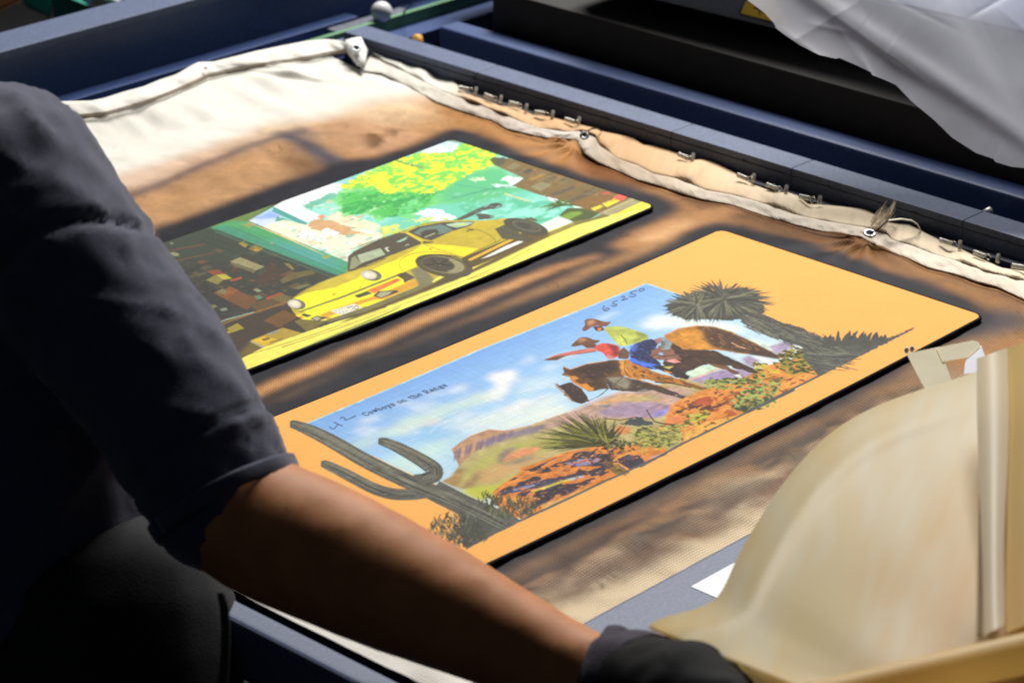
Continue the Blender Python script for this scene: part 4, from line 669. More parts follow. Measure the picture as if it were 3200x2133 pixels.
def tube_mesh(name, pts, r, n=8, cap=True):
    P = np.array(pts, float); r = np.zeros(len(P))+r
    T = np.gradient(P, axis=0); T /= np.linalg.norm(T, axis=1)[:, None]+1e-12
    up = np.array([0, 0, 1.]) if abs(T[0][2]) < .9 else np.array([1., 0, 0]); N = np.cross(T[0], up); N /= np.linalg.norm(N)
    V = []; a = np.linspace(0, 2*math.pi, n, endpoint=False)
    for p, t, q in zip(P, T, r):
        N = N-t*np.dot(N, t); N /= np.linalg.norm(N)+1e-12; B = np.cross(t, N)
        V.append(p+q*(np.cos(a)[:, None]*N+np.sin(a)[:, None]*B))
    V = np.vstack(V); F_ = []
    for i in range(len(P)-1):
        for j in range(n): F_.append((i*n+j, i*n+(j+1) % n, (i+1)*n+(j+1) % n, (i+1)*n+j))
    me = bpy.data.meshes.new(name)
    fs = F_+([tuple(range(n))[::-1], tuple(range((len(P)-1)*n, len(P)*n))] if cap else [])
    me.from_pydata(V.tolist(), [], fs); me.update(); return me
def strip(name, rows, mt, parent, thick=.0012, cols=None, smooth=True):
    """rows: list of polylines (same length) -> sheet with thickness"""
    A = np.array(rows, float); h, w = A.shape[:2]
    me = mesh_np(name, A.reshape(-1, 3), grid_faces(h, w))
    if cols is not None: add_col(me, np.asarray(cols, float).reshape(-1, 3))
    o = link(name, me, mt, parent, smooth)
    if thick:
        s = o.modifiers.new('t', 'SOLIDIFY'); s.thickness = thick; s.offset = -1
    return o
def resample(p, n):
    p = np.array(p, float); d = np.r_[0, np.cumsum(np.linalg.norm(np.diff(p, axis=0), axis=1))]; t = np.linspace(0, d[-1], n)
    return np.stack([np.interp(t, d, p[:, k]) for k in range(p.shape[1])], 1)
# ------------------------------------------------------------------ materials
def nodes(name):
    mt = bpy.data.materials.new(name); mt.use_nodes = True; nt = mt.node_tree
    return mt, nt, nt.nodes['Principled BSDF']
def N(nt, typ, **kw):
    n = nt.nodes.new(typ)
    for k, v in kw.items():
        if hasattr(n, k): setattr(n, k, v)
        else: n.inputs[k].default_value = v
    return n
def setp(p, **kw):
    al = dict(rough='Roughness', metal='Metallic', spec='Specular IOR Level', sheen='Sheen Weight', coat='Coat Weight')
    for k, v in kw.items(): p.inputs[al[k]].default_value = v
def simple(name, rgb, rough=.5, metal=0, spec=.5, nscale=60, namt=.12, bump=0, bscale=300, sheen=0):
    mt, nt, p = nodes(name); setp(p, rough=rough, metal=metal, spec=spec, sheen=sheen); L = nt.links.new
    tc = N(nt, 'ShaderNodeTexCoord'); nz = N(nt, 'ShaderNodeTexNoise', Scale=nscale, Detail=4.0); L(tc.outputs['Object'], nz.inputs['Vector'])
    mr = N(nt, 'ShaderNodeMapRange'); mr.inputs['From Min'].default_value = .3; mr.inputs['From Max'].default_value = .7; mr.inputs['To Min'].default_value = 1-namt; mr.inputs['To Max'].default_value = 1+namt
    L(nz.outputs['Fac'], mr.inputs['Value'])
    mx = N(nt, 'ShaderNodeVectorMath', operation='SCALE'); mx.inputs[0].default_value = rgb; L(mr.outputs[0], mx.inputs['Scale']); L(mx.outputs[0], p.inputs['Base Color'])
    if bump:
        b2 = N(nt, 'ShaderNodeTexNoise', Scale=bscale, Detail=3.0); L(tc.outputs['Object'], b2.inputs['Vector'])
        bm_ = N(nt, 'ShaderNodeBump', Strength=bump, Distance=.001); L(b2.outputs['Fac'], bm_.inputs['Height']); L(bm_.outputs[0], p.inputs['Normal'])
    return mt
def weave_mat(name, period, cvar, rough, bump, spec=.4, angle=0., gain=1.0, sheen=0., rvar=0., trans=0.):
    mt, nt, p = nodes(name); setp(p, rough=rough, spec=spec, sheen=sheen); L = nt.links.new
    at = N(nt, 'ShaderNodeAttribute', attribute_name='Col'); tc = N(nt, 'ShaderNodeTexCoord')
    mp = N(nt, 'ShaderNodeMapping'); mp.inputs['Rotation'].default_value = (0, 0, angle); L(tc.outputs['Object'], mp.inputs['Vector'])
    sc = 2*math.pi/(20*period); ws = []
    for ax in ('X', 'Y'):
        w = N(nt, 'ShaderNodeTexWave', bands_direction=ax, Scale=sc, Distortion=.6); w.inputs['Detail'].default_value = 1; w.inputs['Detail Scale'].default_value = .04
        L(mp.outputs[0], w.inputs['Vector']); ws.append(w)
    ml = N(nt, 'ShaderNodeMath', operation='MULTIPLY'); L(ws[0].outputs['Fac'], ml.inputs[0]); L(ws[1].outputs['Fac'], ml.inputs[1])
    mr = N(nt, 'ShaderNodeMapRange'); mr.inputs['To Min'].default_value = gain*(1-cvar); mr.inputs['To Max'].default_value = gain*(1+cvar*1.6); L(ml.outputs[0], mr.inputs['Value'])
    mx = N(nt, 'ShaderNodeVectorMath', operation='SCALE'); L(at.outputs['Color'], mx.inputs[0]); L(mr.outputs[0], mx.inputs['Scale']); L(mx.outputs[0], p.inputs['Base Color'])
    bp = N(nt, 'ShaderNodeBump', Strength=bump or .25, Distance=.0006); L(bp.outputs[0], p.inputs['Normal'])
    if bump: L(ml.outputs[0], bp.inputs['Height'])
    else:
        n2 = N(nt, 'ShaderNodeTexNoise', Scale=420.0, Detail=3.0); L(tc.outputs['Object'], n2.inputs['Vector']); L(n2.outputs['Fac'], bp.inputs['Height'])
    return mt
K = .84                                             # print and cloth albedo for a photo value of 1
M_PRINT = weave_mat('printed_fabric', .0022, .075, .8, .25, spec=.2, gain=K)
M_BLANKET = weave_mat('press_blanket_weave', .0030, .27, .6, 0, spec=.08, angle=.0, gain=K*.97)
M_HEM = weave_mat('webbing_weave', .0024, .10, .7, .6, spec=.3, angle=.4, gain=K)
M_RUBBER = simple('black_rubber', (.010, .010, .013), .8, spec=.15, bump=.3, bscale=900)
M_BLUE = simple('blue_machine_paint', (.028, .056, .160), .42, spec=.5, nscale=260, namt=.22, bump=.12, bscale=900)
M_BLUEGREY = simple('lit_blue_paint', (.080, .104, .175), .55, spec=.3, nscale=320, namt=.2, bump=.12, bscale=900)  # same machine blue, lightened to paint in the light on bars and top rail
M_RAIL = simple('rail_blue_lit', (.082, .106, .178), .55, spec=.3, nscale=320, namt=.2, bump=.1, bscale=900)  # same blue again, raised for light bounced off the blanket
M_DUST = simple('dusty_steel_ledge', (.085, .092, .12), .8, nscale=180, namt=.35)
M_DARK = simple('black_platen', (.011, .009, .007), .85, nscale=30, namt=.3)
M_BLACK = simple('black_gap', (.004, .004, .005), .9)
M_STEEL = simple('spring_steel', (.62, .60, .54), .38, metal=.55, nscale=300, namt=.25)
M_RING = simple('grommet_metal', (.30, .31, .33), .38, metal=.85, nscale=200, namt=.15)
M_GREEN = simple('green_belt', (.075, .21, .095), .6)
M_KNOB = simple('white_plastic_knob', (.62, .63, .62), .4)
M_LABEL = simple('white_label_paper', (.78, .79, .83), .6, namt=.03)
M_INK = simple('dark_print', (.03, .03, .04), .7)
M_YEL = simple('sign_yellow', (.60, .44, .006), .5, namt=.06)
M_ORANGE = simple('orange_knob_plastic', (.75, .36, .03), .45)
M_THREAD = simple('beige_thread', (.20, .15, .09), .8)
M_DTHREAD = simple('brown_thread', (.16, .09, .04), .8)
# ------------------------------------------------------------------ floor under the machine
me = mesh_np('floor', [(-6, -6, -.9), (9, -6, -.9), (9, 9, -.9), (-6, 9, -.9)], [(0, 1, 2, 3)])
tag(link('floor', me, simple('dark_concrete', (.012, .012, .013), .85, nscale=8, namt=.3, bump=.3, bscale=60)), kind='structure')
# ------------------------------------------------------------------ tray frame
tray = tag(empty('tray_frame'), 'blue steel tray frame holding the stained blanket, with springs along its right rail', 'tray frame')
cuts = [.6]+sorted([float(np.interp(2.160, *np.array(sorted([(onz(px, py, z)[0], onz(px, py, z)[1]) for z in (.0, .02, .04)])).T)) for px, py in ((1488, 214), (2098, 400), (2474, 514), (3010, 680))])+[2.262]
cuts = sorted(c_ for c_ in cuts if c_ <= 2.262)
for a_, b_ in zip(cuts[:-1], cuts[1:]):
    box('rail_segment', 2.160, 2.196, a_+.0002, b_-.0002, -.022, .020, M_RAIL, tray, bev=.0014)
box('rail_core', 2.163, 2.193, .62, 2.255, -.020, .018, M_BLACK, tray, bev=0)
sd = tube_mesh('weld_seam', [(2.1593, y_, .0118) for y_ in np.linspace(.7, 2.235, 60)], .0006, 6)
o = link('weld_seam', sd, M_DUST, tray)
for px, py in ((1477, 243), (1890, 372), (2320, 506), (2583, 590), (2855, 675), (3148, 770)):
    q = onz(px, py, .0118); t_ = (2.1592-q[0]); 
    d_ = ray(px, py); tt = 2.1585/d_[0]; c_ = d_*tt+np.array([0, 0, CAM_H])
    bm = bmesh.new(); bmesh.ops.create_icosphere(bm, subdivisions=2, radius=.0019)
    for v in bm.verts: v.co = Vector((v.co.x*.6+c_[0], v.co.y*1.6+c_[1], v.co.z+.0118))
    link('weld_bead', bm_mesh('weld_bead', bm), M_DUST, tray, True)
box('spring_ledge', 2.1455, 2.1605, .62, 2.22, -.010, -.0015, M_DUST, tray, bev=.001)
box('tray_floor', 1.17, 2.162, .9, 2.26, -.052, -.046, M_BLUE, tray, bev=0)
box('near_bar', 1.150, 2.30, 1.098, 1.1575, -.055, .0005, M_BLUEGREY, tray, bev=.003)
box('left_bar', 1.163, 1.1865, 1.158, 2.235, -.045, .0, M_BLUEGREY, tray, bev=.006, seg=4)
box('far_bar', 1.163, 2.196, 2.2665, 2.2925, -.030, .000, M_BLUEGREY, tray, bev=.003)
# springs and hollow posts, one mesh each
t_ = np.linspace(0, 1, 150); turns = 10
spm = tube_mesh('spring', np.stack([0.0021*np.cos(t_*turns*6.283), (t_-.5)*.0135, .0021*np.sin(t_*turns*6.283)], 1), .00046, 6)
hk = np.linspace(0, 5.2, 16); hkm = tube_mesh('spring_hook', np.stack([np.zeros(16), -.0098+.0030*-np.cos(hk), .0030*np.sin(hk)], 1), .0004, 6)
bm = bmesh.new(); n_ = 14
ring = []
for r_, z_ in ((.0021, 0), (.0021, .0085), (.0019, .0089), (.0014, .0089), (.0014, .003)):
    ring.append([bm.verts.new((r_*math.cos(k*6.283/n_), r_*math.sin(k*6.283/n_), z_)) for k in range(n_)])
for a_, b_ in zip(ring[:-1], ring[1:]):
    for k in range(n_): bm.faces.new((a_[k], a_[(k+1) % n_], b_[(k+1) % n_], b_[k]))
pom = bm_mesh('spring_post', bm)
for me_ in (spm, hkm, pom): me_.polygons.foreach_set('use_smooth', np.ones(len(me_.polygons), bool))
SPR = [(1449, 277), (1528, 302), (1606, 325), (1687, 353), (1780, 377), (2135, 488), (2320, 553), (2412, 583), (2515, 617), (2955, 755), (3061, 794), (3182, 833)]
PST = [(1485, 285), (1563, 310), (1643, 337), (1725, 358), (1807, 378), (2163, 492), (2353, 556), (2455, 592), (2560, 625), (2998, 765), (3117, 807)]
for px, py in SPR:
    q = onz(px, py, .008); o = link('spring', spm, M_STEEL, tray); o.location = q; o.rotation_euler = (random.uniform(-.12, .12), 0, random.uniform(-.1, .1))
    o = link('spring_hook', hkm, M_STEEL, tray); o.location = q; o.rotation_euler = (0, random.uniform(-.5, .5), 0)
for px, py in PST:
    q = onz(px, py, .008); o = link('spring_post', pom, M_STEEL, tray); o.location = q+np.array([.003, .001, .003])
    o.rotation_euler = Vector((-.62, -.36, -.62)).to_track_quat('Z', 'Y').to_euler()
# label on the near bar
lab = box('paper_label', 1.432, 1.600, 1.100, 1.1345, .0006, .0010, M_LABEL, None, bev=0)
tag(lab, 'white paper label stuck on the near tray bar beside the tan sheet', 'label')
for k in range(5):
    box('printed_line', 1.470+k*.02, 1.486+k*.02, 1.112+.004*(k % 2), 1.1155+.004*(k % 2), .00101, .00115, M_INK, lab, bev=0)
# ------------------------------------------------------------------ blanket
can_b = paint_blanket()
ii = np.arange(can_b.w)*can_b.res+can_b.x0
wl = np.clip((1.262-ii+.006*can_b.fbm(30, 2)[400])/.02, 0, 1)[None, :, None]
can_b.im = can_b.im*(1-wl)+lin((236, 234, 226))*wl
INN = [(1130, 223), (1190, 230), (1253, 260), (1300, 285), (1367, 320), (1447, 350), (1540, 380), (1583, 403), (1640, 417), (1707, 432), (1767, 434), (1800, 438), (1827, 480), (1867, 507), (1927, 533), (1993, 563), (2067, 583), (2133, 607), (2200, 625), (2284, 640), (2416, 685), (2483, 703), (2566, 723), (2633, 733), (2690, 740), (2726, 763), (2769, 783), (2833, 807), (2899, 837), (2983, 857), (3049, 880), (3116, 897), (3200, 937), (3320, 985), (3460, 1040)]
RIBO = [(1160, 165), (1193, 190), (1267, 227), (1333, 260), (1387, 287), (1447, 310), (1487, 323), (1533, 343), (1583, 362), (1633, 383), (1687, 400), (1760, 412), (1817, 410), (1860, 425), (1873, 455), (1900, 472), (1933, 497), (1993, 517), (2040, 543), (2110, 557), (2153, 573), (2207, 595), (2284, 608), (2350, 625), (2416, 645), (2483, 670), (2566, 688), (2633, 700), (2699, 710), (2736, 720), (2769, 730), (2789, 750), (2849, 767), (2916, 793), (3016, 823), (3083, 850), (3200, 877), (3320, 920), (3460, 975)]
CLO = [(1165, 160), (1200, 173), (1253, 187), (1317, 192), (1367, 207), (1400, 230), (1433, 270), (1460, 293), (1510, 310), (1567, 331), (1617, 337), (1667, 360), (1717, 365), (1800, 387), (1850, 397), (1893, 413), (1933, 420), (1977, 430), (2010, 453), (2047, 455), (2093, 467), (2123, 483), (2143, 502), (2193, 498), (2243, 507), (2284, 533), (2350, 575), (2416, 600), (2466, 602), (2496, 613), (2526, 638), (2573, 640), (2629, 645), (2709, 655), (2743, 673), (2766, 693), (2809, 700), (2839, 700), (2883, 723), (2949, 757), (3009, 780), (3069, 810), (3133, 837), (3200, 847), (3320, 890), (3460, 940)]
STI = [(100, 400), (217, 377), (250, 370), (337, 360), (450, 328), (533, 297), (617, 260), (650, 243), (733, 223), (817, 208), (934, 193), (1033, 173), (1087, 167), (1125, 175)]
TOP = [(60, 340), (163, 322), (200, 317), (283, 315), (323, 307), (383, 288), (450, 270), (497, 250), (550, 233), (590, 210), (617, 195), (667, 193), (733, 177), (800, 160), (883, 143), (950, 130), (1017, 123), (1060, 127), (1085, 135)]
FOLD = [(200, 520), (337, 473), (440, 440), (560, 405), (683, 372), (800, 330), (900, 300), (1000, 270), (1130, 235)]
def zst(px): return np.interp(px, [100, 600, 1100], [.013, .010, .004])
sti = np.array([onz(x_, y_, zst(x_)) for x_, y_ in STI]); fold = np.array([onmat(x_, y_, BOFF) for x_, y_ in FOLD])
inn = np.array([onz(x_, y_, -.001) for x_, y_ in INN])
def ys(x): return np.interp(x, sti[:, 0], sti[:, 1], left=sti[0, 1], right=sti[-1, 1])
o_ = np.argsort(inn[:, 1]); inn_y, inn_x = inn[o_, 1], inn[o_, 0]
def xr(y): return np.interp(y, inn_y, inn_x)+.004
Bh, Bw = 560, 470
u, v = np.meshgrid(np.linspace(0, 1, Bw), np.linspace(0, 1, Bh)); XL, YN = 1.196, 1.1585
X = XL+u*(2.122-XL); Y = YN+v*(ys(X)-YN); X = XL+u*(xr(Y)-XL); Y = YN+v*(ys(X)-YN)
def csamp(a, x, y):
    j = np.clip(((x-can_b.x0)/can_b.res).astype(int), 0, can_b.w-1); i = np.clip(((y-can_b.y0)/can_b.res).astype(int), 0, can_b.h-1); return a[i, j]
base = sag(X)+BOFF
yf = np.interp(X, fold[:, 0], fold[:, 1], left=fold[0, 1], right=fold[-1, 1]); yst = ys(X)
zs_ = np.interp(X, sti[:, 0], sti[:, 2])
t_ = np.clip((Y-yf)/(yst-yf+1e-6), 0, 1)
Z = base+(zs_-base)*(t_**1.15)
puck = np.sin(X*95+3*np.sin(X*31))*.0012+np.sin(X*41)*.0014
Z += puck*np.sin(math.pi*np.clip(t_*1.0, 0, 1))**.8*(t_ > 0)
fx = np.exp(-((X-(2.015+.06*(1-t_)))/.006)**2); Z += .003*fx*np.sin(math.pi*t_)*(t_ > 0); Z -= .0025*np.exp(-((X-(2.004+.06*(1-t_)))/.007)**2)*np.sin(math.pi*t_)*(t_ > 0)
wr = csamp(gblur(can_b.fbm(56, 201, .6), 3), X, Y); wr2 = csamp(gblur(can_b.fbm(26, 211, .7), 2), X, Y); wr3 = csamp(gblur(can_b.fbm(80, 221, .5), 6), X, Y)
near = np.clip((1.262-Y)/.04, 0, 1); farz = np.clip((Y-1.965)/.06, 0, 1)*(1-t_); right = np.clip((X-2.03)/.03, 0, 1)
edge = np.clip((xr(Y)-X)/.03, 0, 1)
fl = .35+.65*edge
Z += wr*fl*(.0004+.0010*near+.0007*farz+.0008*right)+wr2*fl*(.00022+.0003*near+.0002*farz)+wr3*fl*.0016*(near+right*.6)
Z += 0*near      # sharp little creases
for gx, gy in ((1803, 445), (2712, 748)):            # folds fanning out from the hooks
    g = onz(gx, gy, 0); dx, dy = X-g[0], Y-g[1]; r_ = np.hypot(dx, dy)+1e-5; an = np.arctan2(dy, -dx)
    Z += .0042*np.exp(-r_/.045)*np.clip((r_-.008)/.012, 0, 1)*np.sin(an*9+.8)
Z = np.where((Y > M1['y0']-.004) & (Y < M1['y1']+.004) & (X < M1['x1']+.004) & (X > M1['x0']) | (Y > M2['y0']-.004) & (Y < M2['y1']+.004) & (X < M2['x1']+.004) & (X > M2['x0']), np.minimum(Z, base+.0008), Z)
V = np.stack([X, Y, Z], -1).reshape(-1, 3)
me = mesh_np('press_blanket', V, grid_faces(Bh, Bw)); add_col(me, can_b.sample(X, Y).reshape(-1, 3))
blanket = link('press_blanket', me, M_BLANKET, None, True)
tag(blanket, 'white woven press blanket scorched brown and ink-black around the two mats', 'blanket')
# far hem band with double stitching
ns = 160; a_ = resample(STI, ns); b_ = resample(TOP, ns); rows = []; cols = []
for f_ in np.linspace(0, 1, 9):
    p = a_*(1-f_)+b_*f_
    z = zst(p[:, 0])+.0012+f_*.010+.0012*math.sin(math.pi*f_)+.0012*np.sin(np.linspace(0, 40, ns))*f_+np.array([.0012*mnoise.noise(Vector((q_*30, f_*1.5, 4.2))) for q_ in np.linspace(0, 1, ns)])*math.sin(math.pi*f_)
    if f_ == 0: z = z-.001
    rows.append(onz(p[:, 0], p[:, 1], z)); cols.append(np.zeros((ns, 3))+lin((234, 230, 219)))
A_ = np.array(rows)
for k in range(ns): pass
hem = strip('far_hem', rows, M_HEM, blanket, .0018, np.array(cols))
def stitches(name, px, zf, parent, mt, gap=6.5, ln=5.0, r=.0007):
    p = resample(px, 4000); d = np.r_[0, np.cumsum(np.linalg.norm(np.diff(p, axis=0), axis=1))]; V_ = []; F_ = []; s = 0
    while s < d[-1]-ln:
        q = [np.array([np.interp(s+e_, d, p[:, 0]), np.interp(s+e_, d, p[:, 1])]) for e_ in (0, ln/2, ln)]
        w = [onz(x_[0], x_[1], zf(x_[0])) for x_ in q]; w[1] = w[1]+np.array([0, 0, .0008])
        m_ = tube_mesh('s', w, r, 5); b0 = len(V_); V_ += [v.co[:] for v in m_.vertices]; F_ += [tuple(b0+i for i in f.vertices) for f in m_.polygons]; bpy.data.meshes.remove(m_); s += gap
    me = bpy.data.meshes.new(name); me.from_pydata(V_, [], F_); o = link(name, me, mt, parent); tag(o, kind='stuff'); return o
stitches('stitching', [(x_, y_-3) for x_, y_ in STI[1:-1]], lambda x_: zst(x_)+.0031, blanket, M_THREAD)
stitches('stitching', [(x_, y_-9) for x_, y_ in STI[1:-1]], lambda x_: zst(x_)+.0043, blanket, M_THREAD)
# right ribbon hem and the loose cloth behind it
def ribbon(name, pa, pb, za, zb, bulge, n, cols, k=9, thick=.0007, wav=0.):
    a_, b_ = resample(pa, n), resample(pb, n); rows = []; cc = []
    ph = np.linspace(0, 1, n)
    for f_ in np.linspace(0, 1, k):
        p = a_*(1-f_)+b_*f_; z = za*(1-f_)+zb*f_+bulge*math.sin(math.pi*f_)**.7*(1+.8*np.sin(ph*47)+.6*np.sin(ph*101+1)+.4*np.sin(ph*171+2))+wav*f_*np.sin(ph*60)+np.array([.0011*mnoise.noise(Vector((q_*70, f_*1.6, 4.2)))+.0006*mnoise.noise(Vector((q_*210, f_*2.5, 1.2))) for q_ in ph])*math.sin(math.pi*min(1, f_+.12))
        rows.append(onz(p[:, 0], p[:, 1], z)); cc.append(np.stack([np.interp(p[:, 0], cols[0], [lin(c_)[q] for c_ in cols[1]]) for q in range(3)], 1)*(1-.10*abs(f_-.5)))
    cc = np.array(cc)*(1+.10*np.random.RandomState(3).randn(1, n, 1).repeat(k, 0).cumsum(1)/6 % .1)
    return strip(name, rows, M_HEM, blanket, thick, cc)
ribbon('ribbon_hem', INN, RIBO, -.0018, .0030, .0005, 420, ([1130, 1300, 1550, 1760, 1900, 2100, 2300, 2500, 3200], [(224, 220, 208), (214, 208, 194), (190, 174, 158), (226, 216, 204), (186, 166, 142), (206, 188, 164), (236, 222, 202), (242, 228, 208), (244, 228, 206)]))
ribbon('loose_cloth', RIBO, CLO, .0026, .0016, .0024, 420, ([1130, 1400, 1470, 1700, 2000, 2250, 2450, 3200], [(224, 222, 212), (216, 212, 198), (208, 172, 130), (206, 164, 118), (206, 166, 120), (224, 192, 152), (238, 218, 186), (242, 224, 192)]), thick=.0007, wav=.0012)
stitches('stitching', INN[5:], lambda x_: -.0004, blanket, M_DTHREAD, gap=6.5, ln=5, r=.0005)
# grommets
def grommet(px, py, z, nrm, r=.0068, parent=blanket):
    r = r*.85
    bm = bmesh.new(); n_ = 28; m_ = 10
    vs = [[bm.verts.new(((r+.0016*math.cos(b))*math.cos(a), (r+.0016*math.cos(b))*math.sin(a), .0012*math.sin(b))) for b in np.linspace(0, 6.283, m_, endpoint=False)] for a in np.linspace(0, 6.283, n_, endpoint=False)]
    for i in range(n_):
        for j in range(m_): bm.faces.new((vs[i][j], vs[(i+1) % n_][j], vs[(i+1) % n_][(j+1) % m_], vs[i][(j+1) % m_]))
    o = link('grommet', bm_mesh('grommet', bm), M_RING, parent, True); o.location = onz(px, py, z); o.rotation_euler = Vector(nrm).to_track_quat('Z', 'Y').to_euler()
    bm = bmesh.new(); bmesh.ops.create_circle(bm, cap_ends=True, segments=24, radius=r-.0016)
    h = link('grommet_hole', bm_mesh('grommet_hole', bm), M_BLACK, o); h.location = (0, 0, .0003)
grommet(200, 357, .019, (.0, -.35, .9), .0062); grommet(1113, 151, .021, (-.25, -.5, .8), .0052); grommet(1826, 424, .0125, (-.5, -.4, .75), .0042); grommet(2718, 729, .0088, (-.2, -.2, .95), .0056)
dm = onz(643, 213, .021); bm = bmesh.new(); bmesh.ops.create_uvsphere(bm, u_segments=12, v_segments=8, radius=.0022); o = link('hem_dimple', bm_mesh('hem_dimple', bm), M_THREAD, blanket, True); o.location = dm; o.scale = (1, 1, .5)  # dark bead standing in for a dimple in the hem
# folded corner tab
tabpx = np.array([[(1080, 128), (1104, 122), (1127, 119)], [(1078, 145), (1108, 142), (1137, 140)], [(1084, 162), (1115, 160), (1147, 158)], [(1100, 182), (1122, 186), (1143, 190)], [(1118, 205), (1128, 212), (1136, 222)]], float)
tz = np.array([.022, .018, .014, .008, .002])[:, None]+np.array([[0, .002, .0]])
strip('corner_tab', onz(tabpx[..., 0], tabpx[..., 1], tz), M_HEM, blanket, .0014, np.zeros((5, 3, 3))+lin((250, 248, 242)))
# wire hook, clear tie and frayed end at the second grommet
link('wire_hook', tube_mesh('wire_hook', np.array([onz(*q) for q in ((2718, 728, .0105), (2738, 722, .014), (2757, 705, .019), (2772, 690, .021), (2790, 684, .017), (2800, 690, .009))]), .0008, 8), M_DARK, blanket, True)
tie = np.array([onz(*q) for q in ((2760, 710, .012), (2775, 688, .021), (2815, 683, .023), (2850, 688, .021), (2868, 700, .016), (2878, 718, .004))]); w_ = np.array([.0012, .001, 0])
tp = resample(tie, 40); strip('clear_tie', [tp-w_, tp, tp+w_], simple('cream_nylon', (.62, .58, .46), .35), blanket, .0007)
link('wire_hook', tube_mesh('wire_hook', np.array([onz(*q) for q in ((1815, 425, .014), (1830, 412, .020), (1848, 403, .022), (1866, 401, .018), (1880, 410, .006))]), .0008, 8), M_DARK, blanket, True)
R_ = np.random.RandomState(4); V_ = []; F_ = []
for k in range(60):
    a0 = onz(2745+R_.uniform(-26, 20), 690+R_.uniform(-8, 18), .010); d_ = np.array([.004, -.006, .012])*R_.uniform(.5, 1.5)+R_.uniform(-.004, .004, 3)
    if k > 40: a0 = onz(2782, 672, .012); d_ = np.array([.005, .000, .013])*R_.uniform(.5, 1.1)+R_.uniform(-.003, .003, 3)
    m_ = tube_mesh('s', [a0, a0+d_*.6+R_.uniform(-.001, .001, 3), a0+d_], [.0005, .0004, .0001], 4); b0 = len(V_); V_ += [v.co[:] for v in m_.vertices]; F_ += [tuple(b0+i for i in f.vertices) for f in m_.polygons]; bpy.data.meshes.remove(m_)
me = bpy.data.meshes.new('frayed_threads'); me.from_pydata(V_, [], F_); tag(link('frayed_threads', me, simple('frayed_fibre', (.82, .76, .64), .8), blanket), kind='stuff')
# ------------------------------------------------------------------ the two mats
def rrect(x0, x1, y0, y1, r, n=10):
    pts = []
    for cx, cy, a0 in ((x1-r, y1-r, 0), (x0+r, y1-r, 90), (x0+r, y0+r, 180), (x1-r, y0+r, 270)):
        for k in range(n+1):
            a = math.radians(a0+90*k/n); pts.append((cx+r*math.cos(a), cy+r*math.sin(a)))
    return pts
def make_mat(d, can, label, rad=.0085):
    root = tag(empty('desk_mat'), label, 'desk mat'); x0, x1, y0, y1 = d['x0'], d['x1'], d['y0'], d['y1']
    step = .00078; w = int((x1-x0)/step)+1; h = int((y1-y0)/step)+1
    X, Y = np.meshgrid(np.linspace(x0, x1, w), np.linspace(y0, y1, h))
    cx = np.clip(X, x0+rad, x1-rad); cy = np.clip(Y, y0+rad, y1-rad); dx, dy = X-cx, Y-cy; m_ = np.maximum(abs(dx), abs(dy)); e_ = np.hypot(dx, dy)
    s = np.where(e_ > 1e-9, m_/np.maximum(e_, 1e-9), 1); X2, Y2 = cx+dx*s, cy+dy*s                      # squares the corners into arcs
    V = np.stack([X2, Y2, sag(X2)+0*X2], -1).reshape(-1, 3)
    me = mesh_np('print_surface', V, grid_faces(h, w)); add_col(me, can.sample(X2, Y2).reshape(-1, 3)); link('print_surface', me, M_PRINT, root, True)
    # rolled black rim
    path = resample(rrect(x0-.0012, x1+.0012, y0-.0012, y1+.0012, rad+.0012)+[rrect(x0-.0012, x1+.0012, y0-.0012, y1+.0012, rad+.0012)[0]], 700)[:-1]
    c_ = np.array([(x0+x1)/2, (y0+y1)/2]); tn = np.roll(path, -1, 0)-np.roll(path, 1, 0); tn /= np.linalg.norm(tn, axis=1)[:, None]; nn = np.stack([tn[:, 1], -tn[:, 0]], 1)
    prof = [(-.0016, -.0002), (-.0006, .0006), (.0006, .0004), (.0015, -.0008), (.0016, -.0019), (.0012, -.0032), (0, -.0038)]
    rows = [np.stack([path[:, 0]+nn[:, 0]*a, path[:, 1]+nn[:, 1]*a, sag(path[:, 0])+b], 1) for a, b in prof]; n = len(path)
    V = np.array(rows).reshape(-1, 3); Q = [(i*n+j, i*n+(j+1) % n, (i+1)*n+(j+1) % n, (i+1)*n+j) for i in range(len(prof)-1) for j in range(n)]
    link('rubber_rim', mesh_np('rubber_rim', V, Q), M_RUBBER, root, True)
    gx, gy = np.meshgrid(np.linspace(x0+.001, x1-.001, 60), np.linspace(y0+.001, y1-.001, 3)); link('rubber_base', mesh_np('rubber_base', np.stack([gx, gy, sag(gx)-.0030], -1).reshape(-1, 3), grid_faces(3, 60)), M_RUBBER, root)
    return root
make_mat(M1, paint_car(), 'desk mat printed with a yellow sports car in a garage, beyond the orange mat')
make_mat(M2, paint_cowboys(), 'orange desk mat printed with two cowboys on horses between a cactus and a yucca tree')
# ------------------------------------------------------------------ the press around the tray
body = tag(empty('heat_press'), 'dark blue heat press body behind the tray rail with a black platen gap', 'heat press')
box('cross_beam', 2.230, 2.263, .5, 2.175, -.05, .030, M_BLUE, body, bev=.005, seg=4)
box('lower_platen', 2.272, 2.95, .4, 2.128, -.10, .0755, M_DARK, body, bev=.0015)
box('gap_dark_fill', 2.40, 2.98, .3, 2.30, .074, .105, M_BLACK, body, bev=0)  # black block put in for the darkness of the platen gap
h0, h1 = onz(2036, 0, .10), onz(2440, 98, .10); hd = (h1-h0)[:2]; hd /= np.linalg.norm(hd); hn = np.array([hd[1], -hd[0]])
if hn[0] < 0: hn = -hn
c0 = h0[:2]-hd*.10; c1 = h0[:2]+hd*.9
bm = bmesh.new(); vs = [bm.verts.new((p[0], p[1], z)) for z in (.10, .16) for p in (c0, c1, c1+hn*.5, c0+hn*.5)]
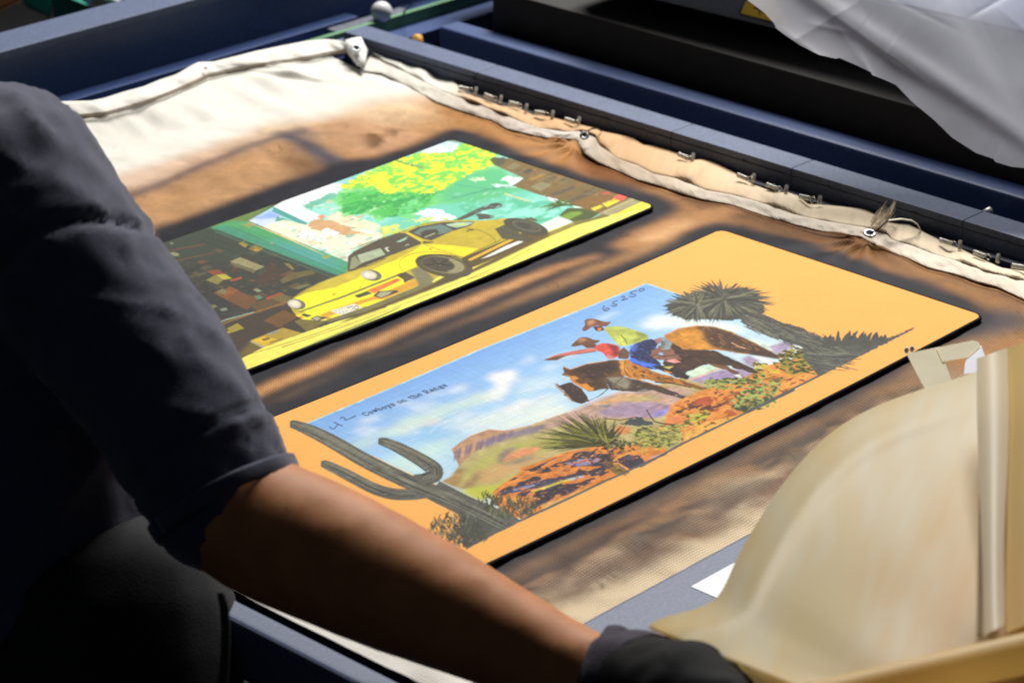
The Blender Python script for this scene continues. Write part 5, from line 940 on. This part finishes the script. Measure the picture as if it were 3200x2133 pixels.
for f in ((0, 1, 2, 3), (7, 6, 5, 4), (0, 4, 5, 1), (1, 5, 6, 2), (2, 6, 7, 3), (3, 7, 4, 0)): bm.faces.new([vs[i] for i in f])
bmesh.ops.recalc_face_normals(bm, faces=bm.faces[:]); bmesh.ops.bevel(bm, geom=bm.edges[:], offset=.004, segments=3, affect='EDGES')
link('upper_housing', bm_mesh('upper_housing', bm), M_BLUEGREY, body)
bolt = onz(2995, 655, .018); bm = bmesh.new(); bmesh.ops.create_cone(bm, cap_ends=True, segments=14, radius1=.004, radius2=.0035, depth=.012); o = link('bolt', bm_mesh('bolt', bm), M_STEEL, body, True); o.location = onz(3082, 664, .012); o.rotation_euler = (.9, .2, .3)
# side channel on the far side
side = tag(empty('side_channel'), 'dark blue channel wall of the machine running along the far side of the tray', 'machine wall')
box('channel_floor', .6, 2.90, 2.2625, 2.365, -.03, -.012, M_BLUE, side, bev=0)
box('channel_wall', .6, 2.90, 2.360, 2.372, -.0119, .0588, M_BLUE, side, bev=0)
box('channel_foot', .6, 2.258, 2.338, 2.3598, -.0118, .0005, M_BLUE, side, bev=.001)
box('top_rail', .6, 2.90, 2.3575, 2.414, .0589, .0700, M_BLUEGREY, side, bev=.0025, seg=3)
box('top_rail_core', .6, 2.90, 2.374, 2.41, -.2, .0588, M_BLACK, side, bev=0)
belt = box('drive_belt', 1.60, 2.95, 2.2975, 2.3050, -.011, .004, M_GREEN, None, bev=.0008); tag(belt, 'thin green belt running behind the far corner of the tray', 'belt')
pl0, pl1 = onz(1035, 98, 0.), onz(1262, 30, 0.)
slider = tag(box('slider_plate', pl0[0], pl1[0], 2.3055, 2.3275, -.004, .0015, M_DUST, None, bev=.001), 'grey slider plate lying between the green belt and the channel wall', 'plate')
kn = onz(1207, 48, .010); bm = bmesh.new(); bmesh.ops.create_uvsphere(bm, u_segments=32, v_segments=20, radius=.0128)
o = link('ball_knob', bm_mesh('ball_knob', bm), M_KNOB, None, True); o.location = (kn[0], kn[1]+.008, .0125); tag(o, 'round white ball knob beside the green belt', 'knob')
ok_ = onz(1305, 122, -.004); bm = bmesh.new(); bmesh.ops.create_cone(bm, cap_ends=True, segments=20, radius1=.0075, radius2=.0055, depth=.009); bmesh.ops.bevel(bm, geom=bm.edges[:], offset=.0012, segments=2, affect='EDGES')
o = link('orange_cap', bm_mesh('orange_cap', bm), M_ORANGE, None, True); o.location = ok_; tag(o, 'small orange cap in the gap behind the right tray rail', 'cap')
cb = np.array([onz(1262, 40, .004), onz(1285, 15, .03), onz(1303, -12, .055), onz(1330, -50, .09)]); tag(link('thin_cable', tube_mesh('thin_cable', resample(cb, 20), .0011, 8), M_DUST, None, True), 'thin grey cable rising beside the white ball knob', 'cable')
# warning sign on the housing
def onface(px, py, off=0.):
    d = ray(px, py); p0 = np.array([h0[0], h0[1], 0])-np.array([hn[0], hn[1], 0])*off; n3 = np.array([hn[0], hn[1], 0]); o3 = np.array([0, 0, CAM_H])
    return o3+d*(np.dot(p0-o3, n3)/np.dot(d, n3))
def plate(name, px, off, mt, parent=None, th=.0008):
    A_ = [Vector(onface(x_, y_, off)) for x_, y_ in px]; B_ = [Vector(onface(x_, y_, off-th)) for x_, y_ in px]; n = len(px)
    me = bpy.data.meshes.new(name); me.from_pydata([v[:] for v in A_+B_], [], [tuple(range(n)), tuple(range(n, 2*n))[::-1]]+[(i, i+n, (i+1) % n+n, (i+1) % n) for i in range(n)]); me.update()
    return link(name, me, mt, parent)
sign = plate('warning_sign', [(2309, 33), (2307, 43), (2314, 50), (2470, 92), (2480, 88), (2482, 78), (2412, -48), (2404, -54), (2396, -48)], .0016, M_INK); tag(sign, 'yellow triangular warning sign with a black border, half hidden by the plastic film', 'sign')
plate('sign_face', [(2315, 42), (2330, 7), (2404, -38), (2466, 80)], .0024, M_YEL, sign, .0006)
plate('hand_symbol', [(2355, 22), (2364, 24), (2382, 33), (2395, 46), (2374, 34), (2355, 27)], .0029, M_INK, sign, .0004)
plate('arrow_shaft', [(2371.5, 49), (2371.5, 38), (2374.5, 38), (2374.5, 49)], .0029, M_INK, sign, .0004); plate('arrow_head', [(2369, 40), (2373, 33), (2377, 41)], .0029, M_INK, sign, .0004)
# ------------------------------------------------------------------ plastic film
FILM = [(2290, -60), (2335, 0), (2390, 42), (2420, 75), (2424, 88), (2445, 104), (2500, 142), (2560, 172), (2612, 184), (2622, 181), (2680, 206), (2722, 226), (2724, 234), (2770, 252), (2800, 266), (2850, 318), (2920, 376), (2975, 430), (3025, 462), (3050, 478), (3105, 497), (3110, 506), (3160, 521), (3230, 528), (3320, 545)]
n = 260; e_ = resample(FILM, n); k_ = 120; rows = []; RF = np.random.RandomState(12)
CRE = [(RF.uniform(2400, 3300), RF.uniform(-150, 480), RF.choice([.55, .75, 1.0, -.5, .3])+RF.uniform(-.15, .15), RF.uniform(60, 260), RF.uniform(6, 26), RF.uniform(-.0024, .0024)) for _ in range(34)]
for f_ in np.linspace(0, 1, k_):
    tgt = np.stack([np.linspace(2700, 3600, n), np.linspace(-460, -100, n)], 1); p = e_*(1-f_)+tgt*f_
    s_ = np.linspace(0, 1, n)
    hgt = np.clip((560-p[:, 1])/1000, 0, 1.2)
    d = 2.69+.24*hgt+.006*np.sin(s_*6+f_*3)*(.3+f_)+.004*np.sin(f_*9+s_*4)+.005*np.tanh((p[:, 0]-2960-p[:, 1]*.62)/30)-.005*np.exp(-((p[:, 0]-2560-p[:, 1]*1.5)/60)**2)
    nz = np.array([mnoise.noise(Vector((a*.006, b*.006, 3.1))) for a, b in p]); d = d+.0014*nz
    for cx_, cy_, an_, ln_, wd_, am_ in CRE:
        ux, uy = math.cos(an_), math.sin(an_); al_ = (p[:, 0]-cx_)*ux+(p[:, 1]-cy_)*uy; ac_ = -(p[:, 0]-cx_)*uy+(p[:, 1]-cy_)*ux
        d = d+am_*np.exp(-abs(ac_)/wd_)*np.exp(-(al_/ln_)**4)
    rows.append(atd(p[:, 0], p[:, 1], d))
def film_mat(name, col, tr, gl, transp):
    mt = bpy.data.materials.new(name); mt.use_nodes = True; nt = mt.node_tree; nt.nodes.clear(); L = nt.links.new
    out = N(nt, 'ShaderNodeOutputMaterial'); df = N(nt, 'ShaderNodeBsdfDiffuse'); ts = N(nt, 'ShaderNodeBsdfTranslucent'); gs = N(nt, 'ShaderNodeBsdfGlossy', Roughness=.28); tp_ = N(nt, 'ShaderNodeBsdfTransparent')
    tc = N(nt, 'ShaderNodeTexCoord'); nzn = N(nt, 'ShaderNodeTexNoise', Scale=18.0, Detail=6.0); L(tc.outputs['Object'], nzn.inputs['Vector'])
    mr = N(nt, 'ShaderNodeMapRange'); mr.inputs['To Min'].default_value = .8; mr.inputs['To Max'].default_value = 1.15; L(nzn.outputs['Fac'], mr.inputs['Value'])
    vs_ = N(nt, 'ShaderNodeVectorMath', operation='SCALE'); vs_.inputs[0].default_value = col; L(mr.outputs[0], vs_.inputs['Scale']); L(vs_.outputs[0], df.inputs['Color']); L(vs_.outputs[0], ts.inputs['Color'])
    bp = N(nt, 'ShaderNodeBump', Strength=.06, Distance=.003); n2 = N(nt, 'ShaderNodeTexNoise', Scale=22.0, Detail=5.0, Distortion=1.5); L(tc.outputs['Object'], n2.inputs['Vector']); L(n2.outputs['Fac'], bp.inputs['Height'])
    for b in (df, ts, gs): L(bp.outputs[0], b.inputs['Normal'])
    m1 = N(nt, 'ShaderNodeMixShader'); m1.inputs[0].default_value = tr; L(df.outputs[0], m1.inputs[1]); L(ts.outputs[0], m1.inputs[2])
    m2 = N(nt, 'ShaderNodeMixShader'); m2.inputs[0].default_value = gl; L(m1.outputs[0], m2.inputs[1]); L(gs.outputs[0], m2.inputs[2])
    m3 = N(nt, 'ShaderNodeMixShader'); m3.inputs[0].default_value = transp; L(m2.outputs[0], m3.inputs[1]); L(tp_.outputs[0], m3.inputs[2]); L(m3.outputs[0], out.inputs[0])
    return mt
film = strip('plastic_film', rows, film_mat('milky_plastic', (.80, .82, .92), .55, .01, .34), None, 0)
tag(film, 'crumpled translucent plastic film hanging over the press housing', 'plastic film')
# ------------------------------------------------------------------ things beyond the far side
bin_m = simple('teal_green_plastic', (.0, .20, .14), .5, namt=.08)
def solid_px(name, faces_px, mt, th, parent=None):
    """a slab whose front outline is given as (px, py, dist) points; thickness away from the camera"""
    n = len(faces_px); A_ = [atd(*q) for q in faces_px]; B_ = [atd(q[0], q[1], q[2]+th) for q in faces_px]
    me = bpy.data.meshes.new(name); me.from_pydata([tuple(v) for v in A_+B_], [], [tuple(range(n)), tuple(range(n, 2*n))[::-1]]+[(i, i+n, (i+1) % n+n, (i+1) % n) for i in range(n)])
    bm = bmesh.new(); bm.from_mesh(me); bmesh.ops.recalc_face_normals(bm, faces=bm.faces[:]); bmesh.ops.bevel(bm, geom=bm.edges[:], offset=.003, segments=2, affect='EDGES'); bm.to_mesh(me); bm.free()
    return link(name, me, mt, parent)
b1 = tag(empty('plastic_bin'), 'teal green plastic bin behind the machine, its long side towards the tray', 'bin')
solid_px('front_wall', [(166, -120, 3.72), (160, -20, 3.72), (172, 110, 3.72), (330, 60, 3.62), (300, 33, 3.62), (205, -8, 3.64), (190, -60, 3.68)], bin_m, .012, b1)
solid_px('rim', [(190, -16, 3.61), (300, 31, 3.60), (304, 37, 3.60), (200, -4, 3.61)], bin_m, .014, b1)
b2 = tag(empty('plastic_bin'), 'darker teal green bin at the top left corner beside the cardboard box', 'bin')
solid_px('side_wall', [(60, -140, 3.80), (72, 5, 3.80), (82, 26, 3.80), (154, 54, 3.76), (158, 20, 3.76), (150, -140, 3.78)], bin_m, .012, b2)
solid_px('end_wall', [(158, -140, 3.785), (163, 20, 3.765), (158, 56, 3.765), (150, 70, 3.80), (140, -140, 3.82)], simple('dark_bin_edge', (.01, .03, .03), .6), .012, b2)
cbx = tag(empty('cardboard_box'), 'brown cardboard box edge at the top left corner of the view', 'box')
solid_px('box_side', [(-220, 150, 3.5), (-60, 58, 3.5), (64, 2, 3.5), (110, -80, 3.5), (-200, -120, 3.5)], simple('brown_cardboard', (.16, .075, .022), .8), .02, cbx)
solid_px('box_flap', [(-220, 160, 3.49), (-60, 66, 3.49), (66, 6, 3.49), (64, 0, 3.49), (-60, 56, 3.49), (-220, 148, 3.49)], simple('cardboard_edge', (.22, .11, .04), .8), .02, cbx)
ps = tag(empty('steel_post'), 'blue grey steel post standing behind the green bin', 'post'); solid_px('post_shaft', [(249, -140, 3.66), (262, 70, 3.66), (287, 70, 3.66), (282, -140, 3.66)], M_BLUEGREY, .03, ps); solid_px('post_base', [(225, 140, 3.67), (262, 60, 3.67), (287, 60, 3.67), (320, 130, 3.67)], M_BLUEGREY, .03, ps)
wr_ = np.array([atd(*q) for q in ((300, -20, 3.66), (345, -2, 3.64), (384, 13, 3.62))]); tag(link('white_rod', tube_mesh('white_rod', resample(wr_, 8), [.001]+[.0036]*6+[.003], 10), M_KNOB, None, True), 'short white plastic rod beyond the top rail of the machine', 'rod')
# ------------------------------------------------------------------ tan transfer paper in the hand
OUT = [(3420, 985), (3300, 1045), (3200, 1092), (3060, 1160), (2880, 1215), (2740, 1265), (2620, 1330), (2520, 1420), (2430, 1530), (2360, 1640), (2300, 1745), (2265, 1830), (2230, 1880), (2160, 1906), (2080, 1925), (2035, 1945), (2022, 1962), (2060, 1978), (2140, 1995), (2240, 2040), (2330, 2140), (2400, 2260), (2470, 2380)]
n = 300; p = chaikin(OUT, 2, False); e_ = resample(p, n); piv = np.array([3330., 2330.]); s_ = np.linspace(0, 1, n); rows = []; cc = []
base_c = np.array(lin((255, 228, 164))); deep = np.array(lin((246, 186, 84))); pale = np.array(lin((255, 240, 196)))
for f_ in np.r_[np.linspace(0, .12, 16), np.linspace(.13, 1, 60)]:
    tgt = piv+np.stack([np.linspace(160, -420, n), np.linspace(-260, 260, n)], 1)*.6; q = e_*(1-f_)+tgt*f_
    sst = lambda v_: np.clip(v_, 0, 1)**2*(3-2*np.clip(v_, 0, 1)); wgt = sst((s_-.12)/.2)
    d = 1.80-.055*(1-(1-f_)**2.2)+.010*math.exp(-f_/.03)-.0035*math.exp(-((f_-.085)/.03)**2)*wgt+.020*np.sin(f_*7+s_*3)*f_+.010*np.sin(s_*26+f_*5)*f_*sst((s_-.3)*2)
    d = d+.28*np.clip((1960-q[:, 1])/900, -.5, 1.1)
    d = d+.03*sst((s_-.45)/.5)*(1-f_)**2
    rows.append(atd(q[:, 0], q[:, 1], d))
    nz = np.array([mnoise.noise(Vector((a*.004, b*.0016, 1.7)))+.5*mnoise.noise(Vector((a*.012, b*.004, 4.7)))+.35*mnoise.noise(Vector((a*.03+b*.012, b*.007, 8.7))) for a, b in q])[:, None]
    g_ = np.clip((q[:, 0]-2600)/420, 0, 1)[:, None]*np.clip((q[:, 1]-1300)/500, 0, 1)[:, None]
    c_ = base_c*(1-g_)+deep*g_; c_ = c_+(pale-c_)*np.clip(.35+1.5*nz, 0, 1)*(1-.6*g_); cc.append(c_)
def paper_mat():
    mt = bpy.data.materials.new('tan_transfer_paper'); mt.use_nodes = True; nt = mt.node_tree; nt.nodes.clear(); L = nt.links.new
    out = N(nt, 'ShaderNodeOutputMaterial'); at = N(nt, 'ShaderNodeAttribute', attribute_name='Col'); p_ = N(nt, 'ShaderNodeBsdfPrincipled', Roughness=.5); ts = N(nt, 'ShaderNodeBsdfTranslucent'); mx = N(nt, 'ShaderNodeMixShader'); mx.inputs[0].default_value = .6
    L(at.outputs['Color'], p_.inputs['Base Color']); L(at.outputs['Color'], ts.inputs['Color']); L(p_.outputs[0], mx.inputs[1]); L(ts.outputs[0], mx.inputs[2]); L(mx.outputs[0], out.inputs[0]); return mt
M_PAPER = paper_mat()
paper = strip('transfer_paper', rows, M_PAPER, None, 0, np.array(cc)); tag(paper, 'tan used transfer paper sheet curling up from the gloved hand at lower right', 'paper sheet')
def vstrip(name, px, parent, col, dl, dr, th=0, mt=None):
    p = np.array(px, float); r_ = []
    for f_ in np.linspace(0, 1, 8): q = p[:, 0]*(1-f_)+p[:, 1]*f_; r_.append(atd(q[:, 0], q[:, 1], np.zeros(len(q))+dl*(1-f_)+dr*f_-.008*math.sin(f_*math.pi)+.28*np.clip((1960-q[:, 1])/900, -.5, 1.1)))
    A_ = np.array(r_); return strip(name, A_, mt or M_PAPER, parent, th, np.zeros(A_.shape)+lin(col))
yy = np.linspace(1120, 1985, 14); vstrip('tape_strip', [((3062+10*math.sin(y_*.004), y_), (3144+8*math.sin(y_*.006), y_-34)) for y_ in yy], paper, (244, 236, 216), 1.722, 1.716)
yy = np.linspace(1090, 1975, 14); vstrip('paper_edge', [((3146, y_), (3300, y_-60)) for y_ in yy], paper, (246, 216, 150), 1.726, 1.70)
link('fold_shadow', tube_mesh('fold_shadow', np.array([atd(3068-(y_-1330)*.012, y_, 1.731+.28*(1960-y_)/900) for y_ in np.linspace(1330, 1985, 12)]), .0011, 6), simple('brown_fold_shade', (.12, .07, .03), .8), paper)  # dark tube drawn in for the shade along the fold
roll = np.array([atd(x_, 2190-(x_-2560)*.233, 1.70) for x_ in np.linspace(2520, 3420, 24)]); me = tube_mesh('rolled_edge', roll, .0125, 20); add_col(me, np.zeros((len(me.vertices), 3))+lin((244, 222, 164))); link('rolled_edge', me, M_PAPER, paper, True)
# tape loop with a square hole standing up behind the sheet
tl = tag(empty('tape_loop'), 'short loop of beige tape with a square hole standing above the tan sheet', 'tape')
M_TAPE = film_mat('beige_tape', (.85, .78, .52), .6, .05, 0.)
def sheet_px(name, pts, mt, parent):
    me = bpy.data.meshes.new(name); me.from_pydata([tuple(atd(x_, y_, 2.06+.0006*(1230-y_)+dz)) for x_, y_, dz in pts], [], [tuple(range(len(pts)))]); return link(name, me, mt, parent)
LP = lambda pts, dz: [(x_, y_, dz) for x_, y_ in pts]
sheet_px('loop_side', LP([(2832, 1104), (2935, 1083), (2968, 1172), (2985, 1215), (2900, 1230), (2880, 1196)], .004), M_TAPE, tl); sheet_px('loop_top', LP([(2925, 1086), (3040, 1063), (3058, 1068), (3064, 1082), (3026, 1116), (2945, 1130)], 0.), M_TAPE, tl)
sheet_px('white_flap', LP([(3066, 1078), (3088, 1140), (3070, 1160), (3012, 1168), (3016, 1130), (3030, 1110)], .002), film_mat('white_tape_back', (.85, .86, .92), .4, .03, 0.), tl)
for x_ in (2833, 2850):
    bm = bmesh.new(); bmesh.ops.create_uvsphere(bm, u_segments=12, v_segments=8, radius=.0018); o = link('adhesive_bead', bm_mesh('adhesive_bead', bm), simple('clear_bead', (.8, .8, .85), .15), tl, True); o.location = atd(x_, 1094 if x_ < 2840 else 1090, 2.09); o.scale = (1, 1, 1.4)
# ------------------------------------------------------------------ the operator
def capsule_bm(bm, a, b, ra, rb, n=16, seg=6):
    a, b = np.array(a), np.array(b); ax = b-a; L_ = np.linalg.norm(ax); ax /= L_
    up = np.array([0, 0, 1.]) if abs(ax[2]) < .9 else np.array([1., 0, 0]); u = np.cross(ax, up); u /= np.linalg.norm(u); v = np.cross(ax, u); rings = []
    prof = [(-math.cos(t)*ra, math.sin(t)*ra) for t in np.linspace(.15, math.pi/2, 5)]+[(L_*k/seg, ra+(rb-ra)*k/seg) for k in range(1, seg)]+[(L_+math.cos(t)*rb*-1, math.sin(t)*rb) for t in np.linspace(math.pi/2, math.pi-.15, 5)]
    for s, r in prof: rings.append([bm.verts.new(a+ax*s+r*(math.cos(k*6.2832/n)*u+math.sin(k*6.2832/n)*v)) for k in range(n)])
    for p, q in zip(rings[:-1], rings[1:]):
        for k in range(n): bm.faces.new((p[k], p[(k+1) % n], q[(k+1) % n], q[k]))
    bm.faces.new(rings[0][::-1]); bm.faces.new(rings[-1])
def remeshed(name, caps, voxel, smooth=6, parent=None, mt=None, disp=None):
    bm = bmesh.new()
    for c in caps: capsule_bm(bm, *c)
    bmesh.ops.recalc_face_normals(bm, faces=bm.faces[:]); o = link(name, bm_mesh(name, bm), None, None)
    r = o.modifiers.new('r', 'REMESH'); r.mode = 'VOXEL'; r.voxel_size = voxel
    s = o.modifiers.new('s', 'SMOOTH'); s.iterations = smooth; s.factor = .5
    dg = bpy.context.evaluated_depsgraph_get(); me = bpy.data.meshes.new_from_object(o.evaluated_get(dg)); old = o.data; o.modifiers.clear(); o.data = me; bpy.data.meshes.remove(old)
    if disp:
        co = np.zeros(len(me.vertices)*3); me.vertices.foreach_get('co', co); no = np.zeros(len(me.vertices)*3); me.vertices.foreach_get('normal', no)
        co = co.reshape(-1, 3); no = no.reshape(-1, 3); co = co+no*disp(co)[:, None]; me.vertices.foreach_set('co', co.ravel()); me.update()
    me.materials.clear(); me.materials.append(mt); me.polygons.foreach_set('use_smooth', np.ones(len(me.polygons), bool))
    if parent: o.parent = parent
    return o
def pr(px, py, d, rpx): return atd(px, py, d), rpx*d/CAM_F
def chain(pts):
    q = [pr(*p) for p in pts]; return [(q[i][0], q[i+1][0], q[i][1], q[i+1][1]) for i in range(len(q)-1)]
def skin_mat():
    mt, nt, p = nodes('brown_skin'); setp(p, rough=.6, spec=.22); L = nt.links.new
    tc = N(nt, 'ShaderNodeTexCoord'); nz = N(nt, 'ShaderNodeTexNoise', Scale=40.0, Detail=5.0); L(tc.outputs['Object'], nz.inputs['Vector']); cr = N(nt, 'ShaderNodeValToRGB')
    cr.color_ramp.elements[0].position = .35; cr.color_ramp.elements[0].color = (.40, .155, .054, 1); cr.color_ramp.elements[1].position = .7; cr.color_ramp.elements[1].color = (.50, .205, .078, 1); L(nz.outputs['Fac'], cr.inputs[0]); L(cr.outputs[0], p.inputs['Base Color'])
    p.inputs['Subsurface Weight'].default_value = .12; p.inputs['Subsurface Radius'].default_value = (.012, .005, .003)
    b = N(nt, 'ShaderNodeBump', Strength=.15, Distance=.0006); n2 = N(nt, 'ShaderNodeTexNoise', Scale=600.0, Detail=3.0); L(tc.outputs['Object'], n2.inputs['Vector']); L(n2.outputs['Fac'], b.inputs['Height']); L(b.outputs[0], p.inputs['Normal']); return mt
ARM = [(470, 1150, 1.97, 205), (690, 1545, 1.95, 222), (800, 1640, 1.94, 226), (980, 1716, 1.93, 228), (1200, 1815, 1.915, 214), (1442, 1930, 1.90, 190), (1640, 2022, 1.885, 166), (1800, 2096, 1.87, 146), (1960, 2150, 1.86, 132)]
HAND = [(1960, 2150, 1.855, 126), (2090, 2175, 1.81, 132), (2220, 2230, 1.755, 122)]
TORSO = [(-60, 760, 2.06, 330), (20, 1300, 2.08, 430), (100, 1800, 2.08, 430), (180, 2400, 2.06, 420)]
HX = -160
HEAD = [(-60, 700, 2.08, 200), (-220, 440, 2.08, 165), (HX-190, 200, 2.08, 225), (HX-230, 20, 2.09, 268), (HX-250, -130, 2.09, 275)]
FACE = [[(-20, 0, 2.06, 40), (30, 70, 2.055, 34)], [(-60, -90, 2.06, 60), (-5, -80, 2.055, 36)], [(-80, 190, 2.05, 90), (-30, 220, 2.05, 60)], [(-260, 20, 1.975, 40), (-245, 90, 1.975, 30)]]
ARM2 = [(-100, 760, 2.26, 190), (-20, 1250, 2.32, 165), (120, 1560, 2.32, 140), (260, 1800, 2.26, 105), (330, 1900, 2.24, 95)]
body_p = remeshed('person', chain(TORSO)+chain(HEAD)+sum((chain([(a+HX, b, c_, r) for a, b, c_, r in q]) for q in FACE), [])+chain(ARM2)+chain(ARM)+chain(HAND), .009, 8, None, skin_mat(), lambda co: np.array([.0016*mnoise.noise(Vector((c[0]*14, c[1]*14, c[2]*22)))+.0006*mnoise.noise(Vector(c*55)) for c in co]))
tag(body_p, 'person in a dark navy shirt leaning in from the left, arm stretched over the tray', 'person')
# shirt: torso, shoulder, sleeve, with folds
sleeve = [(5, 600, 2.03, 352), (140, 770, 2.01, 324), (330, 990, 1.99, 292), (480, 1180, 1.97, 278), (610, 1390, 1.955, 264), (682, 1520, 1.95, 254), (700, 1556, 1.948, 250)]
ax0, ax1 = atd(100, 650, 2.02), atd(700, 1556, 1.948); axd = (ax1-ax0); axl = np.linalg.norm(axd); axd /= axl
def folds(co):
    t = (co-ax0)@axd/axl; rel = co-ax0-np.outer((co-ax0)@axd, axd); ang = np.arctan2(rel@np.cross(axd, [0, 0, 1.]), rel[:, 2])
    nz = np.array([mnoise.noise(Vector((a*7+b*1.4, b*2.2, 2.0)))+.5*mnoise.noise(Vector((a*15-b*2, b*4, 7.0))) for a, b in zip(t, ang)])
    n3 = np.array([mnoise.noise(Vector(c*16)) for c in co])
    rg = np.array([.5-abs(mnoise.noise(Vector((a*5.5+b*1.2, b*1.6, 11.0)))) for a, b in zip(t, ang)])
    d = .0022*nz+.0006*n3+.009*np.clip(rg-.30, 0, 1)-.002
    d += .0022*np.exp(-((t-.905)/.012)**2)-.0030*np.exp(-((t-.875)/.008)**2)          # hem ridge and stitch groove
    d -= .0055*np.exp(-((t-.23+.05*np.sin(ang*2))/.018)**2)*(ang > -2)             # shoulder seam
    return d
def cloth_mat(name, rgb, scale=900., sheen=.3):
    mt, nt, p = nodes(name); setp(p, rough=.85, spec=.2, sheen=sheen); L = nt.links.new; p.inputs['Sheen Roughness'].default_value = .5
    tc = N(nt, 'ShaderNodeTexCoord'); nz = N(nt, 'ShaderNodeTexNoise', Scale=120.0, Detail=6.0); L(tc.outputs['Object'], nz.inputs['Vector']); mr = N(nt, 'ShaderNodeMapRange'); mr.inputs['To Min'].default_value = .7; mr.inputs['To Max'].default_value = 1.3; L(nz.outputs['Fac'], mr.inputs['Value'])
    vm = N(nt, 'ShaderNodeVectorMath', operation='SCALE'); vm.inputs[0].default_value = rgb; L(mr.outputs[0], vm.inputs['Scale']); L(vm.outputs[0], p.inputs['Base Color'])
    n2 = N(nt, 'ShaderNodeTexNoise', Scale=scale, Detail=2.0); L(tc.outputs['Object'], n2.inputs['Vector']); b = N(nt, 'ShaderNodeBump', Strength=.4, Distance=.0008); L(n2.outputs['Fac'], b.inputs['Height']); L(b.outputs[0], p.inputs['Normal']); return mt
M_SHIRT = cloth_mat('navy_cotton', (.046, .049, .088))
TS = [(-60, 760, 2.06, 370), (20, 1300, 2.08, 470), (90, 1700, 2.08, 470), (140, 1960, 2.08, 470)]
shirt = remeshed('tshirt', chain(TS)+chain([(-100, 760, 2.26, 240), (-30, 1230, 2.315, 215)])+chain(sleeve), .0065, 4, body_p, M_SHIRT, folds)
# sleeve hem as its own turned band
hp, hr = pr(690, 1540, 1.9485, 256); hq, hr2 = pr(714, 1586, 1.9465, 250)
def ringstrip(name, a, b, ra, rb, mt, parent, n=64, k=6, bulge=.0015, th=.002):
    ax = (b-a)/np.linalg.norm(b-a); u = np.cross(ax, [0, 0, 1.]); u /= np.linalg.norm(u); v = np.cross(ax, u); an = np.linspace(0, 6.2832, n); rows = []
    for f_ in np.linspace(0, 1, k):
        r = ra*(1-f_)+rb*f_+bulge*math.sin(math.pi*f_)+.0006*np.sin(an*5+1)+.0004*np.sin(an*9); rows.append(a+(b-a)*f_+r[:, None]*(np.cos(an)[:, None]*u+np.sin(an)[:, None]*v))
    return strip(name, rows, mt, parent, th)
ringstrip('sleeve_hem', hp, hq, hr, hr2, M_SHIRT, body_p, bulge=.0006, th=.0012)
# trousers and side seam below
M_TR = cloth_mat('charcoal_twill', (.011, .011, .013), 600., .05)
trous = remeshed('trousers', chain([(330, 2010, 2.05, 440), (330, 2500, 2.05, 450), (300, 3200, 2.1, 380)])+chain([(140, 2080, 2.09, 500), (180, 2600, 2.09, 500), (120, 3300, 2.2, 400)]), .01, 4, body_p, M_TR, lambda co: np.array([.006*mnoise.noise(Vector((c[0]*14, c[1]*14, c[2]*4))) for c in co]))
strip('side_seam', [np.array([atd(x_+dx-.04*(y_-1860), y_, 1.843+.0002*(y_-1860)*0) for x_, y_ in ((690, 1850), (702, 1900), (708, 1960), (710, 2040), (708, 2140), (700, 2260))]) for dx in (-14, -7, 0, 7, 14)], cloth_mat('grey_seam_tape', (.030, .028, .028), 900., .05), body_p, .003)
# glove: cuff, palm, curled fingers and thumb
M_GLOVE = cloth_mat('black_knit_glove', (.0035, .0035, .004), sheen=.0); M_CUFF = cloth_mat('grey_ribbed_cuff', (.036, .031, .044), 400., .05)
g = [(1945, 2140, 1.852, 150), (2050, 2150, 1.82, 166), (2160, 2172, 1.775, 172), (2240, 2225, 1.75, 156)]
caps = chain(g)
kn = [(2225, 2150, 1.735), (2260, 2205, 1.73), (2275, 2265, 1.735), (2265, 2325, 1.745)]
for i, (x_, y_, d_) in enumerate(kn):
    l = [1.0, 1.12, 1.05, .82][i]; caps += chain([(x_-60, y_, d_+.01, 62), (x_+70*l, y_+10, d_-.012, 54), (x_+130*l, y_+66, d_-.030, 50), (x_+110*l, y_+130, d_-.048, 46), (x_+40, y_+150, d_-.055, 42)])
caps += chain([(2060, 2110, 1.80, 70), (2150, 2072, 1.79, 60), (2235, 2078, 1.785, 54), (2300, 2110, 1.785, 48)])
glove = remeshed('glove', caps, .0042, 3, body_p, M_GLOVE, lambda co: np.array([.0012*mnoise.noise(Vector(c*60)) for c in co]))
c0_, r0_ = pr(1850, 2112, 1.868, 168); c1_, r1_ = pr(1925, 2138, 1.864, 172); c2_, r2_ = pr(2030, 2155, 1.835, 176)
cuffo = ringstrip('glove_cuff', c0_, c1_, r0_, r1_*.98, M_CUFF, body_p, bulge=.0025, k=10, th=.002); ringstrip('cuff_roll', c1_, c2_, r1_*.97, r2_, M_CUFF, body_p, bulge=.0022, k=10, th=.002)
remeshed('hair', chain([(HX-290, -60, 2.095, 285), (HX-300, -150, 2.10, 292)])+chain([(HX-330, 60, 2.11, 230), (HX-300, 160, 2.11, 190)]), .009, 4, body_p, cloth_mat('short_black_hair', (.010, .009, .009), 500., .05), lambda co: np.array([.003*mnoise.noise(Vector(c*90)) for c in co]))
